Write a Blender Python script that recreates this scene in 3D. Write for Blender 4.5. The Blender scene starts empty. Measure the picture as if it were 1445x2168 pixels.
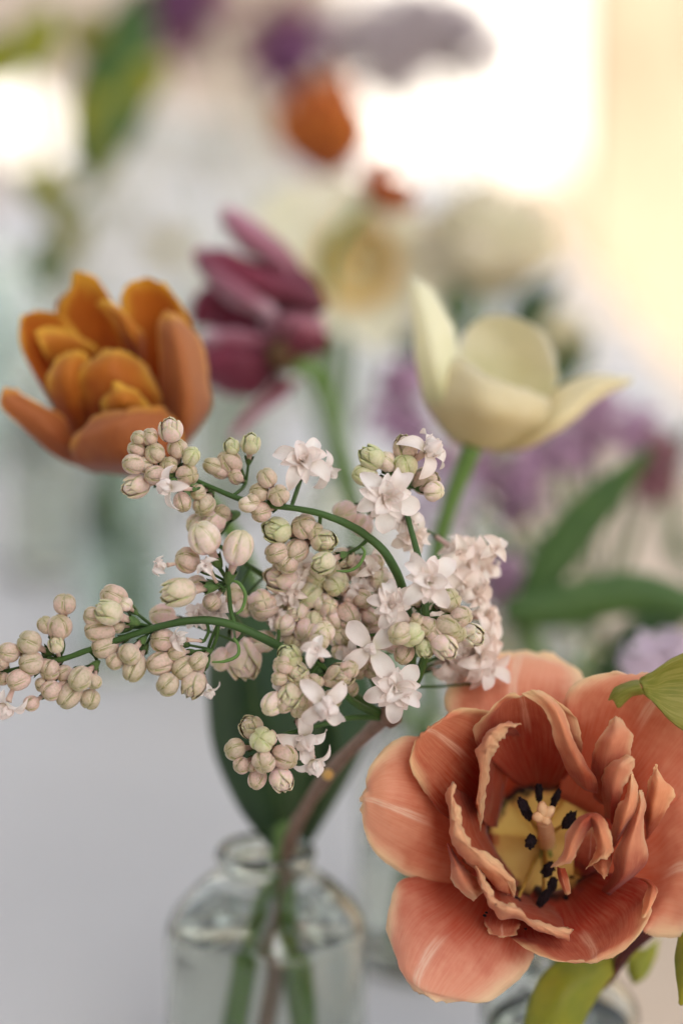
import bpy, math, random
import numpy as np
from mathutils import Vector, Matrix, noise
random.seed(7); rnd = random.random
R = math.radians
S = bpy.context.scene; C = S.collection

# ------------------------------------------------------------------ camera
CAMZ, PITCH, FPX = 1.08, R(12), 4818.0
cam = bpy.data.objects.new('camera', bpy.data.cameras.new('camera')); C.objects.link(cam)
cam.location = (0, 0, CAMZ); cam.rotation_euler = (math.pi/2-PITCH, 0, 0)
cam.data.sensor_fit = 'VERTICAL'; cam.data.sensor_height = 22.5; cam.data.sensor_width = 15; cam.data.lens = 50
cam.data.clip_start = .05; cam.data.clip_end = 500
cam.data.dof.use_dof = True; cam.data.dof.focus_distance = .600; cam.data.dof.aperture_fstop = 1.9; cam.data.dof.aperture_blades = 0
S.camera = cam
# ------------------------------------------------------------------ sky, sun, exposure
SUN_EL, SUN_AZ = R(42), R(178)
w = bpy.data.worlds.new('World'); S.world = w; w.use_nodes = True
nt = w.node_tree; nt.nodes.clear()
sky = nt.nodes.new('ShaderNodeTexSky'); sky.sky_type = 'NISHITA'; sky.sun_disc = False
sky.sun_elevation = SUN_EL; sky.sun_rotation = SUN_AZ; sky.dust_density = 3.0; sky.ozone_density = .6
bg = nt.nodes.new('ShaderNodeBackground'); bg.inputs[1].default_value = .11
ow = nt.nodes.new('ShaderNodeOutputWorld'); hs = nt.nodes.new('ShaderNodeHueSaturation'); hs.inputs['Saturation'].default_value = .26
nt.links.new(sky.outputs[0], hs.inputs['Color']); nt.links.new(hs.outputs[0], bg.inputs[0]); nt.links.new(bg.outputs[0], ow.inputs[0])
sd = bpy.data.lights.new('sun', 'SUN'); sd.energy = 2.6; sd.angle = R(.53); sd.color = (1, .93, .83)
sun = bpy.data.objects.new('sun', sd); C.objects.link(sun)
tosun = Vector((math.sin(SUN_AZ)*math.cos(SUN_EL), math.cos(SUN_AZ)*math.cos(SUN_EL), math.sin(SUN_EL)))
sun.rotation_euler = tosun.to_track_quat('Z', 'Y').to_euler()
S.view_settings.view_transform = 'Standard'; S.view_settings.look = 'None'; S.view_settings.exposure = 1.5; S.view_settings.gamma = 1
S.render.engine = 'CYCLES'
cy = S.cycles; cy.use_denoising = True; cy.max_bounces = 10; cy.diffuse_bounces = 5; cy.glossy_bounces = 3
cy.transmission_bounces = 8; cy.transparent_max_bounces = 8; cy.sample_clamp_indirect = 6; cy.blur_glossy = .3

# ------------------------------------------------------------------ helpers
RT = Vector((1, 0, 0)); UP = Vector((0, math.sin(PITCH), math.cos(PITCH))); FW = Vector((0, math.cos(PITCH), -math.sin(PITCH)))
O = Vector((0, 0, CAMZ))
def P(x, y, D):                       # photo pixel and distance along the view -> place
    return O + FW*D + RT*((x-722.5)/FPX*D) + UP*((1084-y)/FPX*D)
def V3(dx, dy, dz):                   # direction: right, up, towards the viewer
    return (RT*dx + UP*dy - FW*dz).normalized()
def hexc(r, g, b):                    # sRGB 0-255 -> linear
    f = lambda c: (c/255/12.92) if c <= 10 else ((c/255+.055)/1.055)**2.4
    return (f(r), f(g), f(b), 1)
class NT:
    def __init__(s, name):
        s.m = bpy.data.materials.new(name); s.m.use_nodes = True; s.t = s.m.node_tree; s.t.nodes.clear()
    def n(s, typ, **k):
        nd = s.t.nodes.new('ShaderNode'+typ)
        for a, b in k.items(): setattr(nd, a, b)
        return nd
    def val(s, sock, v):
        if isinstance(v, bpy.types.NodeSocket): s.t.links.new(v, sock)
        else: sock.default_value = v
    def math(s, op, a, b=0.0, c=None):
        nd = s.n('Math', operation=op); s.val(nd.inputs[0], a); s.val(nd.inputs[1], b)
        if c is not None: s.val(nd.inputs[2], c)
        return nd.outputs[0]
    def smooth(s, x, a, b):
        nd = s.n('MapRange', interpolation_type='SMOOTHSTEP'); s.val(nd.inputs[0], x); nd.inputs[1].default_value = a; nd.inputs[2].default_value = b
        return nd.outputs[0]
    def mix(s, f, a, b, blend='MIX'):
        nd = s.n('Mix', data_type='RGBA', blend_type=blend); s.val(nd.inputs[0], f); s.val(nd.inputs[6], a); s.val(nd.inputs[7], b)
        return nd.outputs[2]
    def noise(s, vec, scale, detail=3, rough=.5):
        nd = s.n('TexNoise'); s.val(nd.inputs['Vector'], vec); nd.inputs['Scale'].default_value = scale
        nd.inputs['Detail'].default_value = detail; nd.inputs['Roughness'].default_value = rough
        return nd.outputs[0]
    def vmul(s, vec, v):
        nd = s.n('VectorMath', operation='MULTIPLY'); s.val(nd.inputs[0], vec); nd.inputs[1].default_value = v
        return nd.outputs[0]
    def out(s, sh):
        o = s.n('OutputMaterial'); s.t.links.new(sh, o.inputs[0]); return s.m
    def bsdf(s, col, rough=.5, spec=.3, transl=0, tcol=None, bump=None, bstr=.2, bdist=.001, **k):
        p = s.n('BsdfPrincipled'); s.val(p.inputs['Base Color'], col); s.val(p.inputs['Roughness'], rough); p.inputs['Specular IOR Level'].default_value = spec
        for a, b in k.items(): s.val(p.inputs[a], b)
        nrm = None
        if bump is not None:
            bp = s.n('Bump'); bp.inputs['Strength'].default_value = bstr; bp.inputs['Distance'].default_value = bdist
            s.val(bp.inputs['Height'], bump); nrm = bp.outputs[0]; s.t.links.new(nrm, p.inputs['Normal'])
        sh = p.outputs[0]
        if transl:
            t = s.n('BsdfTranslucent'); s.val(t.inputs[0], tcol if tcol is not None else col)
            if nrm is not None: s.t.links.new(nrm, t.inputs['Normal'])
            mx = s.n('MixShader'); mx.inputs[0].default_value = transl
            s.t.links.new(sh, mx.inputs[1]); s.t.links.new(t.outputs[0], mx.inputs[2]); sh = mx.outputs[0]
        return s.out(sh)

def link(name, me, mat, parent=None, label=None):
    o = bpy.data.objects.new(name, me); C.objects.link(o)
    if mat is not None and not me.materials: me.materials.append(mat)
    if parent is not None: o.parent = parent
    if label: o['label'] = label
    return o
def mesh(name, vs, fs, uvs=None, smooth=True):
    me = bpy.data.meshes.new(name); me.from_pydata([tuple(v) for v in vs], [], fs)
    if uvs is not None:
        l = me.uv_layers.new(name='UVMap'); vi = np.empty(len(me.loops), dtype=np.int32); me.loops.foreach_get('vertex_index', vi)
        l.data.foreach_set('uv', np.asarray(uvs, dtype=np.float32)[vi].ravel())
    if smooth: me.polygons.foreach_set('use_smooth', [True]*len(me.polygons))
    me.update(); return me
def thing(name, label, cat, loc, group=None):
    o = bpy.data.objects.new(name, None); C.objects.link(o); o.location = loc; o.empty_display_size = .01
    o['label'] = label; o['category'] = cat
    if group: o['group'] = group
    return o
def tag(o, label, cat, group=None):
    o['label'] = label; o['category'] = cat
    if group: o['group'] = group
    return o
def org(t):                           # world place of the thing's base
    return Vector(t.location)

def cr(pts, n):                       # Catmull-Rom through control rows, n samples (axis 0)
    p = np.asarray(pts, float); k = len(p)
    if k == 2:
        t = np.linspace(0, 1, n)[(...,)+(None,)*(p.ndim-1)]; return p[0]*(1-t)+p[1]*t
    q = np.concatenate([[2*p[0]-p[1]], p, [2*p[-1]-p[-2]]]); out = []
    for s in np.linspace(0, k-1, n):
        i = min(int(s), k-2); t = s-i; a, b, c, d = q[i:i+4]
        out.append(.5*((2*b)+(-a+c)*t+(2*a-5*b+4*c-d)*t*t+(-a+3*b-3*c+d)*t**3))
    return np.array(out)
def grid_faces(nv, nu, wrap=False):
    f = []
    for i in range(nv-1):
        for j in range(nu if wrap else nu-1):
            a = i*nu+j; b = i*nu+(j+1) % nu; f.append((a, b, b+nu, a+nu))
    return f
def petal_mesh(name, rows, base, nu=18, nv=26, amp=.0006, freq=5., ragged=.0004, side=False, seed=0, vein=.00010):
    """rows: control rows (world points) from base to tip; side=True: only column 0 is a free margin."""
    rows = [[tuple(p) for p in r] for r in rows]
    a = np.array(rows)
    g = cr(a, nv); g = np.swapaxes(cr(np.swapaxes(g, 0, 1), nu), 0, 1)   # nv x nu x 3
    du = np.gradient(g, axis=1); dv = np.gradient(g, axis=0); n = np.cross(du, dv); n /= (np.linalg.norm(n, axis=2, keepdims=True)+1e-12)
    wd_ = float(np.linalg.norm(g[nv//2, 0]-g[nv//2, -1])); amp = min(amp, .055*wd_); ragged = min(ragged, .02*wd_)
    vq = min(vein, .0025*float(np.linalg.norm(g[nv//2, 0]-g[nv//2, -1])))
    vs, uv = [], []
    for i in range(nv):
        for j in range(nu):
            u, v = j/(nu-1), i/(nv-1)
            if side: m = (1-u)**1.6; uu, vv = u*.5, .04+.81*m
            else: m = max(abs(2*u-1)**3*min(1, v*2.2), max(0, v-.55)/.45*1.0)**1.2; uu, vv = u, v
            edge = m
            k = noise.noise((u*freq*.7+seed*3.1, v*freq+seed*1.7, seed*.77))
            k2 = noise.noise((u*freq*2.3+seed, v*freq*2.6, seed*2.2+5))
            p = g[i, j]+n[i, j]*(amp*(k*1.4+k2*.6)*(.25+edge))
            p = p+n[i, j]*vq*math.sin(u*46+k*3)*min(1, v*3)
            if edge > .75:             # ragged margin
                r = ragged*noise.noise((u*38+seed, v*38, seed*9.1))
                t = du[i, j] if side or abs(2*u-1) > .9 else dv[i, j]
                p = p+t/(np.linalg.norm(t)+1e-9)*r
            vs.append(Vector(p)-base); uv.append((uu, vv))
    return mesh(name, vs, grid_faces(nv, nu), uv)
def tube_mesh(name, pts, rad, base=Vector(), sides=10, n=None, caps=True, bumpy=0):
    pts = [Vector(p) for p in pts]; n = n or max(8, len(pts)*6)
    r = rad if isinstance(rad, (list, tuple)) else [rad]*len(pts)
    g = cr([tuple(p)+(q,) for p, q in zip(pts, r)], n)
    vs, uv = [], []; tan0 = Vector(g[1][:3]-g[0][:3]).normalized(); ref = tan0.orthogonal().normalized()
    for i in range(n):
        t = Vector(g[min(i+1, n-1)][:3]-g[max(i-1, 0)][:3]).normalized()
        ref = (ref-t*ref.dot(t)).normalized(); b = t.cross(ref)
        for j in range(sides):
            a = 2*math.pi*j/sides; rr = g[i][3]
            if bumpy: rr *= 1+bumpy*noise.noise((j*.9, i*.35, 3.3))
            vs.append(Vector(g[i][:3])+ref*math.cos(a)*rr+b*math.sin(a)*rr-base); uv.append((j/sides, i/(n-1)))
    fs = grid_faces(n, sides, True)
    if caps: fs += [tuple(range(sides))[::-1], tuple(range((n-1)*sides, n*sides))]
    return mesh(name, vs, fs, uv)
def lathe_mesh(name, prof, seg=48, wobble=0):
    vs = []
    for i, (r, z) in enumerate(prof):
        for j in range(seg):
            a = 2*math.pi*j/seg; k = 1+wobble*noise.noise((math.cos(a)*2, math.sin(a)*2, z*40))
            vs.append((r*k*math.cos(a), r*k*math.sin(a), z))
    fs = grid_faces(len(prof), seg, True)
    return vs, fs
def box_mesh(name, x0, x1, y0, y1, z0, z1):
    vs = [(x, y, z) for x in (x0, x1) for y in (y0, y1) for z in (z0, z1)]
    fs = [(0, 1, 3, 2), (4, 6, 7, 5), (0, 4, 5, 1), (2, 3, 7, 6), (0, 2, 6, 4), (1, 5, 7, 3)]
    return mesh(name, vs, fs, smooth=False)
def merge(name, meshes):
    vs, fs, o = [], [], 0
    for m in meshes:
        vs += [v.co.copy() for v in m.vertices]; fs += [tuple(i+o for i in p.vertices) for p in m.polygons]; o = len(vs)
    me = mesh(name, vs, fs)
    for m in meshes: bpy.data.meshes.remove(m)
    return me

# ------------------------------------------------------------------ materials
def petal_mat(name, base, mid, edge, stripe=None, inner=None, e0=.55, e1=1.0, transl=.3, rough=.5, veins=.25, core=None, rs=.10, g0=.05, g1=.6):
    """base->mid along the petal, edge colour at the margin, pale midrib stripe, fine veins, optional coloured core round the flower's base"""
    N = NT(name); tc = N.n('TexCoord'); sp = N.n('SeparateXYZ'); N.t.links.new(tc.outputs['UV'], sp.inputs[0]); u, v = sp.outputs[0], sp.outputs[1]
    a = N.math('ABSOLUTE', N.math('MULTIPLY_ADD', u, 2., -1.))
    obj = tc.outputs['Object']; oi = N.n('ObjectInfo').outputs['Random']
    big = N.noise(obj, 120, 3, .6)
    col = N.mix(N.smooth(N.math('ADD', v, N.math('MULTIPLY', N.math('SUBTRACT', big, .5), .5)), g0, g1), base, mid)
    ea = N.math('POWER', a, 2.2); ev = N.math('POWER', v, 3.2)
    e = N.math('ADD', N.math('MAXIMUM', N.math('MULTIPLY', ea, N.smooth(v, .1, .6)), ev), N.math('MULTIPLY', N.math('SUBTRACT', big, .5), .35))
    col = N.mix(N.smooth(e, e0, e1), col, edge)
    vec = N.vmul(tc.outputs['UV'], (34, 2.2, 1)); vn = N.noise(vec, 2.0, 4, .65)
    col = N.mix(N.math('MULTIPLY', N.smooth(vn, .35, .75), veins), col, N.mix(.55, col, edge), 'MIX')
    col = N.mix(N.math('MULTIPLY', N.smooth(vn, .62, .25), veins), col, N.mix(.45, col, base), 'MIX')
    if stripe:
        st = N.math('MULTIPLY', N.smooth(a, rs, rs*.3), N.math('MULTIPLY', N.smooth(v, .30, .5), N.smooth(v, .99, .85)))
        st2 = N.math('MULTIPLY', st, N.math('MULTIPLY_ADD', N.smooth(vn, .35, .6), .6, .25)); col = N.mix(st2, col, stripe)
    if core:
        ln = N.n('VectorMath', operation='LENGTH'); N.t.links.new(obj, ln.inputs[0])
        dd = N.math('ADD', ln.outputs['Value'], N.math('MULTIPLY', N.math('SUBTRACT', N.noise(obj, 300, 2), .5), .006))
        blotch = N.math('MULTIPLY', N.smooth(dd, core[3]*.80, core[3]*.98), N.smooth(dd, core[3]*1.35, core[3]*1.05))
        col = N.mix(N.math('MULTIPLY', blotch, N.smooth(N.noise(obj, 110, 2), .34, .55)), col, core[1])
        col = N.mix(N.smooth(dd, core[3]*1.05, core[3]*.78), col, core[0])
    hv = N.n('HueSaturation'); N.val(hv.inputs['Value'], N.math('MULTIPLY_ADD', oi, rs*0+.14, .93)); N.val(hv.inputs['Hue'], N.math('MULTIPLY_ADD', oi, .012, .494)); N.val(hv.inputs['Color'], col)
    col = hv.outputs[0]
    return N.bsdf(col, rough, .25, transl, None, bump=vn, bstr=.12, bdist=.0004, **{'Sheen Weight': .15, 'Sheen Roughness': .4})
def L(r, g, b): return (r, g, b, 1)

M = {}
M['peach'] = petal_mat('coral_petal', L(.46, .04, .016), L(.81, .29, .155), L(.92, .64, .36), stripe=L(.90, .56, .38), core=(L(.62, .36, .07), L(.03, .012, .012), None, .0148), transl=.40, veins=.34, e0=.38, e1=.95, g0=.15, g1=.85)
M['peach_out'] = petal_mat('coral_outer_petal', L(.64, .13, .065), L(.87, .42, .275), L(.93, .72, .48), stripe=L(.92, .68, .52), core=(L(.5, .12, .03), L(.3, .06, .02), None, .010), transl=.38, veins=.27, e0=.30, e1=.95, g0=.15, g1=.72)
M['peach_lip'] = petal_mat('pale_coral_petal', L(.46, .05, .020), L(.84, .36, .19), L(.93, .68, .40), transl=.42, veins=.3, e0=.15, e1=1.15)
M['peach_core'] = petal_mat('deep_coral_petal', L(.40, .030, .012), L(.50, .06, .025), L(.60, .10, .05), core=(L(.80, .54, .16), L(.02, .012, .015), None, .0162), transl=.3, veins=.3)
M['orange'] = petal_mat('burnt_orange_petal', L(.38, .05, .006), L(.68, .23, .028), L(.92, .58, .08), transl=.42, veins=.35, e0=.18, e1=.85)
M['orange_back'] = petal_mat('brick_orange_petal', L(.36, .08, .022), L(.55, .185, .060), L(.84, .42, .07), transl=.36, veins=.35, e0=.5, e1=.95)
M['rust'] = petal_mat('rust_petal', L(.36, .06, .012), L(.48, .11, .02), L(.6, .2, .04), transl=.25)
M['cream'] = petal_mat('cream_petal', L(.74, .72, .42), L(.92, .89, .70), L(.94, .92, .82), transl=.48, veins=.2)
M['cream_w'] = petal_mat('warm_cream_petal', L(.80, .70, .40), L(.91, .84, .60), L(.93, .89, .74), transl=.45, veins=.2)
M['plum'] = petal_mat('plum_petal', L(.10, .008, .018), L(.22, .022, .048), L(.56, .24, .36), transl=.2, veins=.45, e0=.62, e1=1.05)
M['plum_pale'] = petal_mat('dusty_pink_petal', L(.20, .03, .055), L(.42, .13, .19), L(.72, .48, .55), transl=.2, veins=.65, e0=.30, e1=.95)
M['violet'] = petal_mat('violet_petal', L(.27, .13, .23), L(.42, .25, .37), L(.62, .46, .56), transl=.25, veins=.2)
M['dkviolet'] = petal_mat('dark_violet_petal', L(.13, .03, .10), L(.22, .07, .17), L(.36, .20, .36), transl=.2)
M['wred'] = petal_mat('wine_petal', L(.17, .06, .07), L(.24, .10, .12), L(.38, .22, .25), transl=.2)
M['white'] = petal_mat('white_petal', L(.74, .74, .66), L(.86, .85, .82), L(.88, .87, .86), transl=.3, veins=.15)
M['yolk'] = petal_mat('orange_cup', L(.84, .56, .18), L(.88, .62, .22), L(.90, .70, .34), transl=.25)
M['gold'] = petal_mat('yellow_cup', L(.55, .42, .05), L(.66, .50, .08), L(.72, .6, .2), transl=.25)
M['blush'] = petal_mat('blush_petal', L(.70, .68, .38), L(.84, .79, .60), L(.90, .80, .70), transl=.5)

def floret_mat(name='lilac_floret_petal', c0=L(.88, .88, .68), c1=L(.95, .91, .87), c2=L(.93, .80, .74)):
    N = NT(name); tc = N.n('TexCoord'); sp = N.n('SeparateXYZ'); N.t.links.new(tc.outputs['UV'], sp.inputs[0]); u, v = sp.outputs[0], sp.outputs[1]
    a = N.math('ABSOLUTE', N.math('MULTIPLY_ADD', u, 2., -1.)); oi = N.n('ObjectInfo').outputs['Random']
    col = N.mix(N.smooth(v, 0, .4), c0, c1)
    col = N.mix(N.math('MULTIPLY', oi, .6), col, c2)
    col = N.mix(N.math('MULTIPLY', N.smooth(N.math('MAXIMUM', a, v), .72, 1.), .35), col, L(.92, .74, .70))
    vn = N.noise(N.vmul(tc.outputs['UV'], (16, 2, 1)), 2, 3)
    col = N.mix(N.math('MULTIPLY', N.smooth(vn, .45, .7), .25), col, L(.80, .68, .64))
    return N.bsdf(col, .42, .3, .30, bump=vn, bstr=.3, bdist=.0003)
M['floret'] = floret_mat(); M['floret_warm'] = floret_mat('lilac_floret_petal_peach', L(.86, .80, .60), L(.94, .87, .79), L(.92, .76, .67))
def bud_mat(name, lobe, seam, pink):
    N = NT(name); tc = N.n('TexCoord'); sp = N.n('SeparateXYZ'); N.t.links.new(tc.outputs['UV'], sp.inputs[0]); u, v = sp.outputs[0], sp.outputs[1]
    oi = N.n('ObjectInfo').outputs['Random']
    f = N.math('FRACT', u); d = N.math('MINIMUM', f, N.math('SUBTRACT', 1., f))
    col = N.mix(N.math('MULTIPLY', oi, .75), lobe, pink)
    col = N.mix(N.smooth(v, .42, .12), col, pink)
    nz = N.noise(tc.outputs['Object'], 4, 3)
    col = N.mix(N.math('MULTIPLY', N.smooth(nz, .4, .7), .35), col, seam)
    col = N.mix(N.math('MULTIPLY', N.smooth(v, .62, .95), .45), col, seam)
    col = N.mix(N.math('MULTIPLY', N.smooth(d, .17, .02), N.smooth(v, .30, .6)), col, seam)
    return N.bsdf(col, .42, .3, 0, bump=nz, bstr=.2, bdist=.0003, **{'Subsurface Weight': .35, 'Subsurface Radius': (.6, .35, .2), 'Subsurface Scale': .002})
M['bud'] = bud_mat('lilac_bud', L(.61, .50, .38), L(.28, .29, .09), L(.74, .51, .47))
M['bud_pink'] = bud_mat('pink_lilac_bud', L(.80, .66, .58), L(.50, .50, .22), L(.82, .54, .54))
M['bud_cream'] = bud_mat('cream_lilac_bud', L(.66, .63, .42), L(.40, .46, .16), L(.76, .58, .50))
def leafy(name, c1, c2, rough=.45, transl=.25, vs=.5, scale=26, pale=None):
    N = NT(name); tc = N.n('TexCoord'); sp = N.n('SeparateXYZ'); N.t.links.new(tc.outputs['UV'], sp.inputs[0]); u, v = sp.outputs[0], sp.outputs[1]
    n1 = N.noise(tc.outputs['Object'], 45, 4, .6); col = N.mix(N.smooth(n1, .3, .7), c1, c2)
    vn = N.noise(N.vmul(tc.outputs['UV'], (scale, 1.5, 1)), 2, 3); col = N.mix(N.math('MULTIPLY', N.smooth(vn, .42, .68), vs), col, N.mix(.5, col, pale or c2))
    a = N.math('ABSOLUTE', N.math('MULTIPLY_ADD', u, 2., -1.)); col = N.mix(N.math('MULTIPLY', N.smooth(a, .05, .0), .5), col, N.mix(.5, col, pale or L(.3, .4, .15)))
    return N.bsdf(col, rough, .35, transl, bump=vn, bstr=.3, bdist=.0006)
M['leaf_dark'] = leafy('dark_green_leaf', L(.022, .060, .020), L(.040, .095, .026))
M['leaf_mid'] = leafy('mid_green_leaf', L(.050, .120, .030), L(.085, .165, .040))
M['leaf_lime'] = leafy('lime_leaf', L(.20, .22, .025), L(.33, .30, .05), vs=.9, scale=18, transl=.35, pale=L(.50, .42, .12))
M['leaf_yel'] = leafy('yellow_green_leaf', L(.22, .27, .03), L(.46, .42, .03), pale=L(.3, .25, .04))
M['stem'] = leafy('green_stem', L(.035, .085, .018), L(.060, .130, .026), transl=0, rough=.5)
M['stem_pale'] = leafy('pale_green_stem', L(.10, .20, .045), L(.14, .26, .06), transl=0)
def simple(name, c1, c2, rough=.6, scale=200, bs=.2, bd=.0005, spec=.3, **k):
    N = NT(name); tc = N.n('TexCoord'); n1 = N.noise(tc.outputs['Object'], scale, 4, .6)
    return N.bsdf(N.mix(N.smooth(n1, .3, .7), c1, c2), rough, spec, bump=n1, bstr=bs, bdist=bd, **k)
M['bark'] = simple('brown_bark', L(.20, .125, .085), L(.30, .20, .15), scale=260, bs=.5, bd=.0006)
M['redstem'] = simple('dark_red_stem', L(.07, .015, .015), L(.12, .03, .025))
M['anther'] = simple('black_anther', L(.006, .004, .006), L(.022, .010, .014), rough=.85, scale=1500, bs=.9, bd=.0008)
M['pistil'] = simple('peach_pistil', L(.80, .46, .24), L(.84, .56, .32), rough=.5)
M['filament'] = simple('yellow_filament', L(.60, .38, .08), L(.42, .25, .05))
M['calyx'] = simple('green_calyx', L(.060, .125, .035), L(.11, .18, .05), scale=3)
M['tube'] = simple('pink_tube', L(.60, .38, .34), L(.62, .50, .38), scale=3)
M['olive'] = simple('olive_receptacle', L(.09, .035, .02), L(.13, .08, .03), scale=100)
def glass(name, col=(.97, .99, .98, 1), ior=1.45, rough=0.0):
    N = NT(name); p = N.n('BsdfGlass'); p.inputs['Color'].default_value = col; p.inputs['IOR'].default_value = ior; p.inputs['Roughness'].default_value = rough
    return N.out(p.outputs[0])
M['glass'] = glass('clear_glass', (.945, .955, .935, 1)); M['glass_green'] = glass('green_tinted_glass', (.92, .965, .94, 1)); M['water'] = glass('water', (.96, .97, .95, 1), 1.33)
def cloth(name, c1, c2, ws=900):
    N = NT(name); tc = N.n('TexCoord'); o = tc.outputs['Object']
    wx = N.n('TexWave', wave_type='BANDS', bands_direction='X'); N.val(wx.inputs['Vector'], o); wx.inputs['Scale'].default_value = ws
    wy = N.n('TexWave', wave_type='BANDS', bands_direction='Y'); N.val(wy.inputs['Vector'], o); wy.inputs['Scale'].default_value = ws
    weave = N.math('ADD', wx.outputs['Fac'], wy.outputs['Fac']); n1 = N.noise(o, 6, 4)
    return N.bsdf(N.mix(N.smooth(n1, .3, .7), c1, c2), .85, .15, bump=weave, bstr=.15, bdist=.0002, **{'Sheen Weight': .2})
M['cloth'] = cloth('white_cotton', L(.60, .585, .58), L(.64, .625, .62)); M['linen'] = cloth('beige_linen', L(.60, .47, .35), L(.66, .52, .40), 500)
M['wood'] = simple('table_wood', L(.20, .12, .07), L(.30, .19, .11), scale=20)
def plaster(name, c1, c2, scale=1.2):
    N = NT(name); tc = N.n('TexCoord'); o = tc.outputs['Object']; n1 = N.noise(o, scale, 5, .6); n2 = N.noise(o, 40, 4, .6)
    return N.bsdf(N.mix(N.smooth(n1, .35, .65), c1, c2), .9, .1, bump=n2, bstr=.4, bdist=.01)
M['wall_peach'] = plaster('ochre_plaster', L(.33, .25, .175), L(.43, .365, .27), 1.6)
M['wall_white'] = plaster('white_plaster', L(.78, .77, .75), L(.84, .83, .80))
M['wall_beige'] = plaster('beige_plaster', L(.56, .47, .39), L(.62, .53, .45))
M['wall_shade'] = plaster('pale_render', L(.50, .47, .43), L(.55, .52, .48))
M['stone'] = plaster('pale_paving', L(.36, .29, .21), L(.44, .36, .27), 3)
M['shutter'] = simple('terracotta_paint', L(.36, .19, .11), L(.40, .22, .13), scale=8)
M['pane'] = simple('window_pane', L(.04, .05, .06), L(.05, .06, .07), rough=.05, spec=.6)

# ------------------------------------------------------------------ setting
g = box_mesh('ground', -120, 120, -120, 150, -.4, 0); o = link('ground', g, M['stone']); o['kind'] = 'structure'
TZ = .75
# added unseen house block behind the viewer, sized to keep sun off the table
t = thing('shade_block', 'added tall pale rendered block, unseen, shading the table', 'shade_block', (0, -2.5, 0))
link('wall', box_mesh('wall', -9, .52, -5, .5, 0, 10.6), M['wall_shade'], t); link('roof', box_mesh('roof', -9.2, .56, -5.2, .54, 10.61, 10.8), M['shutter'], t)
for k in range(3):
    for j in range(3):
        f = link('window', box_mesh('window', -8.1+k*3.2, -6.9+k*3.2, .51, .56, 1.2+j*3.2, 2.8+j*3.2), M['shutter'], t)
        link('pane', box_mesh('pane', -8.0+k*3.2, -7.0+k*3.2, .565, .575, 1.3+j*3.2, 2.7+j*3.2), M['pane'], f)
# sunlit ochre house on the right
t = thing('ochre_wall', 'sunlit ochre plastered courtyard wall beyond the right edge of the table', 'wall', (2.35, 7.7, 0))
link('wall', box_mesh('wall', -1.56, 4.5, 0, .35, 0, 4.2), M['wall_peach'], t)
link('plinth', box_mesh('plinth', -1.58, 4.5, -.03, 0, 0, .30), M['stone'], t); link('coping', box_mesh('coping', -1.60, 4.55, -.05, .40, 4.201, 4.3), M['shutter'], t)
f = link('window', box_mesh('window', -1.13, -.3, -.05, -.002, .98, 2.2), M['shutter'], t)
link('pane', box_mesh('pane', -1.05, -.38, -.06, -.052, 1.06, 2.1), M['wall_beige'], f)
f = link('window', box_mesh('window', 1.3, 2.3, -.05, -.002, .98, 2.2), M['shutter'], t); link('pane', box_mesh('pane', 1.38, 2.22, -.06, -.052, 1.06, 2.1), M['wall_beige'], f)
# sunlit white house far behind
t = thing('white_house', 'sunlit white plastered house far behind the table, overexposed', 'house', (0, 19, 0))
link('wall', box_mesh('wall', -7, 5, 0, 5, 0, 6.5), M['wall_white'], t); link('roof', box_mesh('roof', -7.2, 5.2, -.2, 5.2, 6.51, 6.8), M['shutter'], t)
# shaded beige garden wall on the left with a square opening
t = thing('garden_wall', 'shaded beige garden wall with a square opening behind the table', 'wall', (0, 6.6, 0))
xo0, xo1, zo0, zo1 = -1.10, -.775, .700, .950
WT = 1.45
link('wall', merge('wall', [box_mesh('a', -5, xo0, 0, .25, 0, WT), box_mesh('b', xo1, .035, 0, .25, 0, WT), box_mesh('c', xo0, xo1, 0, .25, 0, zo0), box_mesh('d', xo0, xo1, 0, .25, zo1, WT)]), M['wall_beige'], t).data.polygons.foreach_set('use_smooth', [False]*24)
def prism(x, z, dx, dz):
    vs = [(x, .002, z), (x+dx, .002, z), (x, .002, z+dz), (x, .248, z), (x+dx, .248, z), (x, .248, z+dz)]
    return mesh('corner_brace', vs, [(0, 1, 2), (3, 5, 4), (0, 3, 4, 1), (1, 4, 5, 2), (2, 5, 3, 0)], smooth=False)
for x, z, dx, dz in ((xo0, zo0, .17, .12), (xo1, zo0, -.12, .10), (xo0, zo1, .09, -.06), (xo1, zo1, -.20, -.145)): link('corner_brace', prism(x, z, dx, dz), M['wall_beige'], t)
link('coping', box_mesh('coping', -5.05, .06, -.04, .29, WT+.001, WT+.07), M['stone'], t)
# table and cloth
t = thing('long_table', 'long wooden table hidden under the white cloth', 'table', (-.2, 2.9, 0))
link('table_top', box_mesh('table_top', -.48, .50, -2.6, 2.6, TZ-.035, TZ-.004), M['wood'], t)
for x in (-.42, .44):
    for y in (-2.45, 0, 2.45): link('leg', box_mesh('leg', x-.03, x+.03, y-.03, y+.03, 0, TZ-.036), M['wood'], t)
nx, ny = 150, 170; vs = []
for j in range(ny):
    for i in range(nx):
        s = -.95+1.5*i/(nx-1)-.02; y = .22+5.4*j/(ny-1)
        x0, x1 = -.70, .315
        z = TZ; x = s
        if s < x0: z = TZ-(x0-s); x = x0-.012*math.sin(y*21)-.01
        if s > x1: z = TZ-(s-x1)*1.3; x = x1+.012*math.sin(y*19+1)+.01
        else:
            z += .0016*noise.noise((x*5, y*3.2, 1)) + .0030*math.exp(-((x+.13+.30*(y-.8))/.014)**2) + .0022*math.exp(-((x+.23+.22*(y-.9))/.012)**2)
        vs.append((x+.2, y-2.9, z-TZ))
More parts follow.
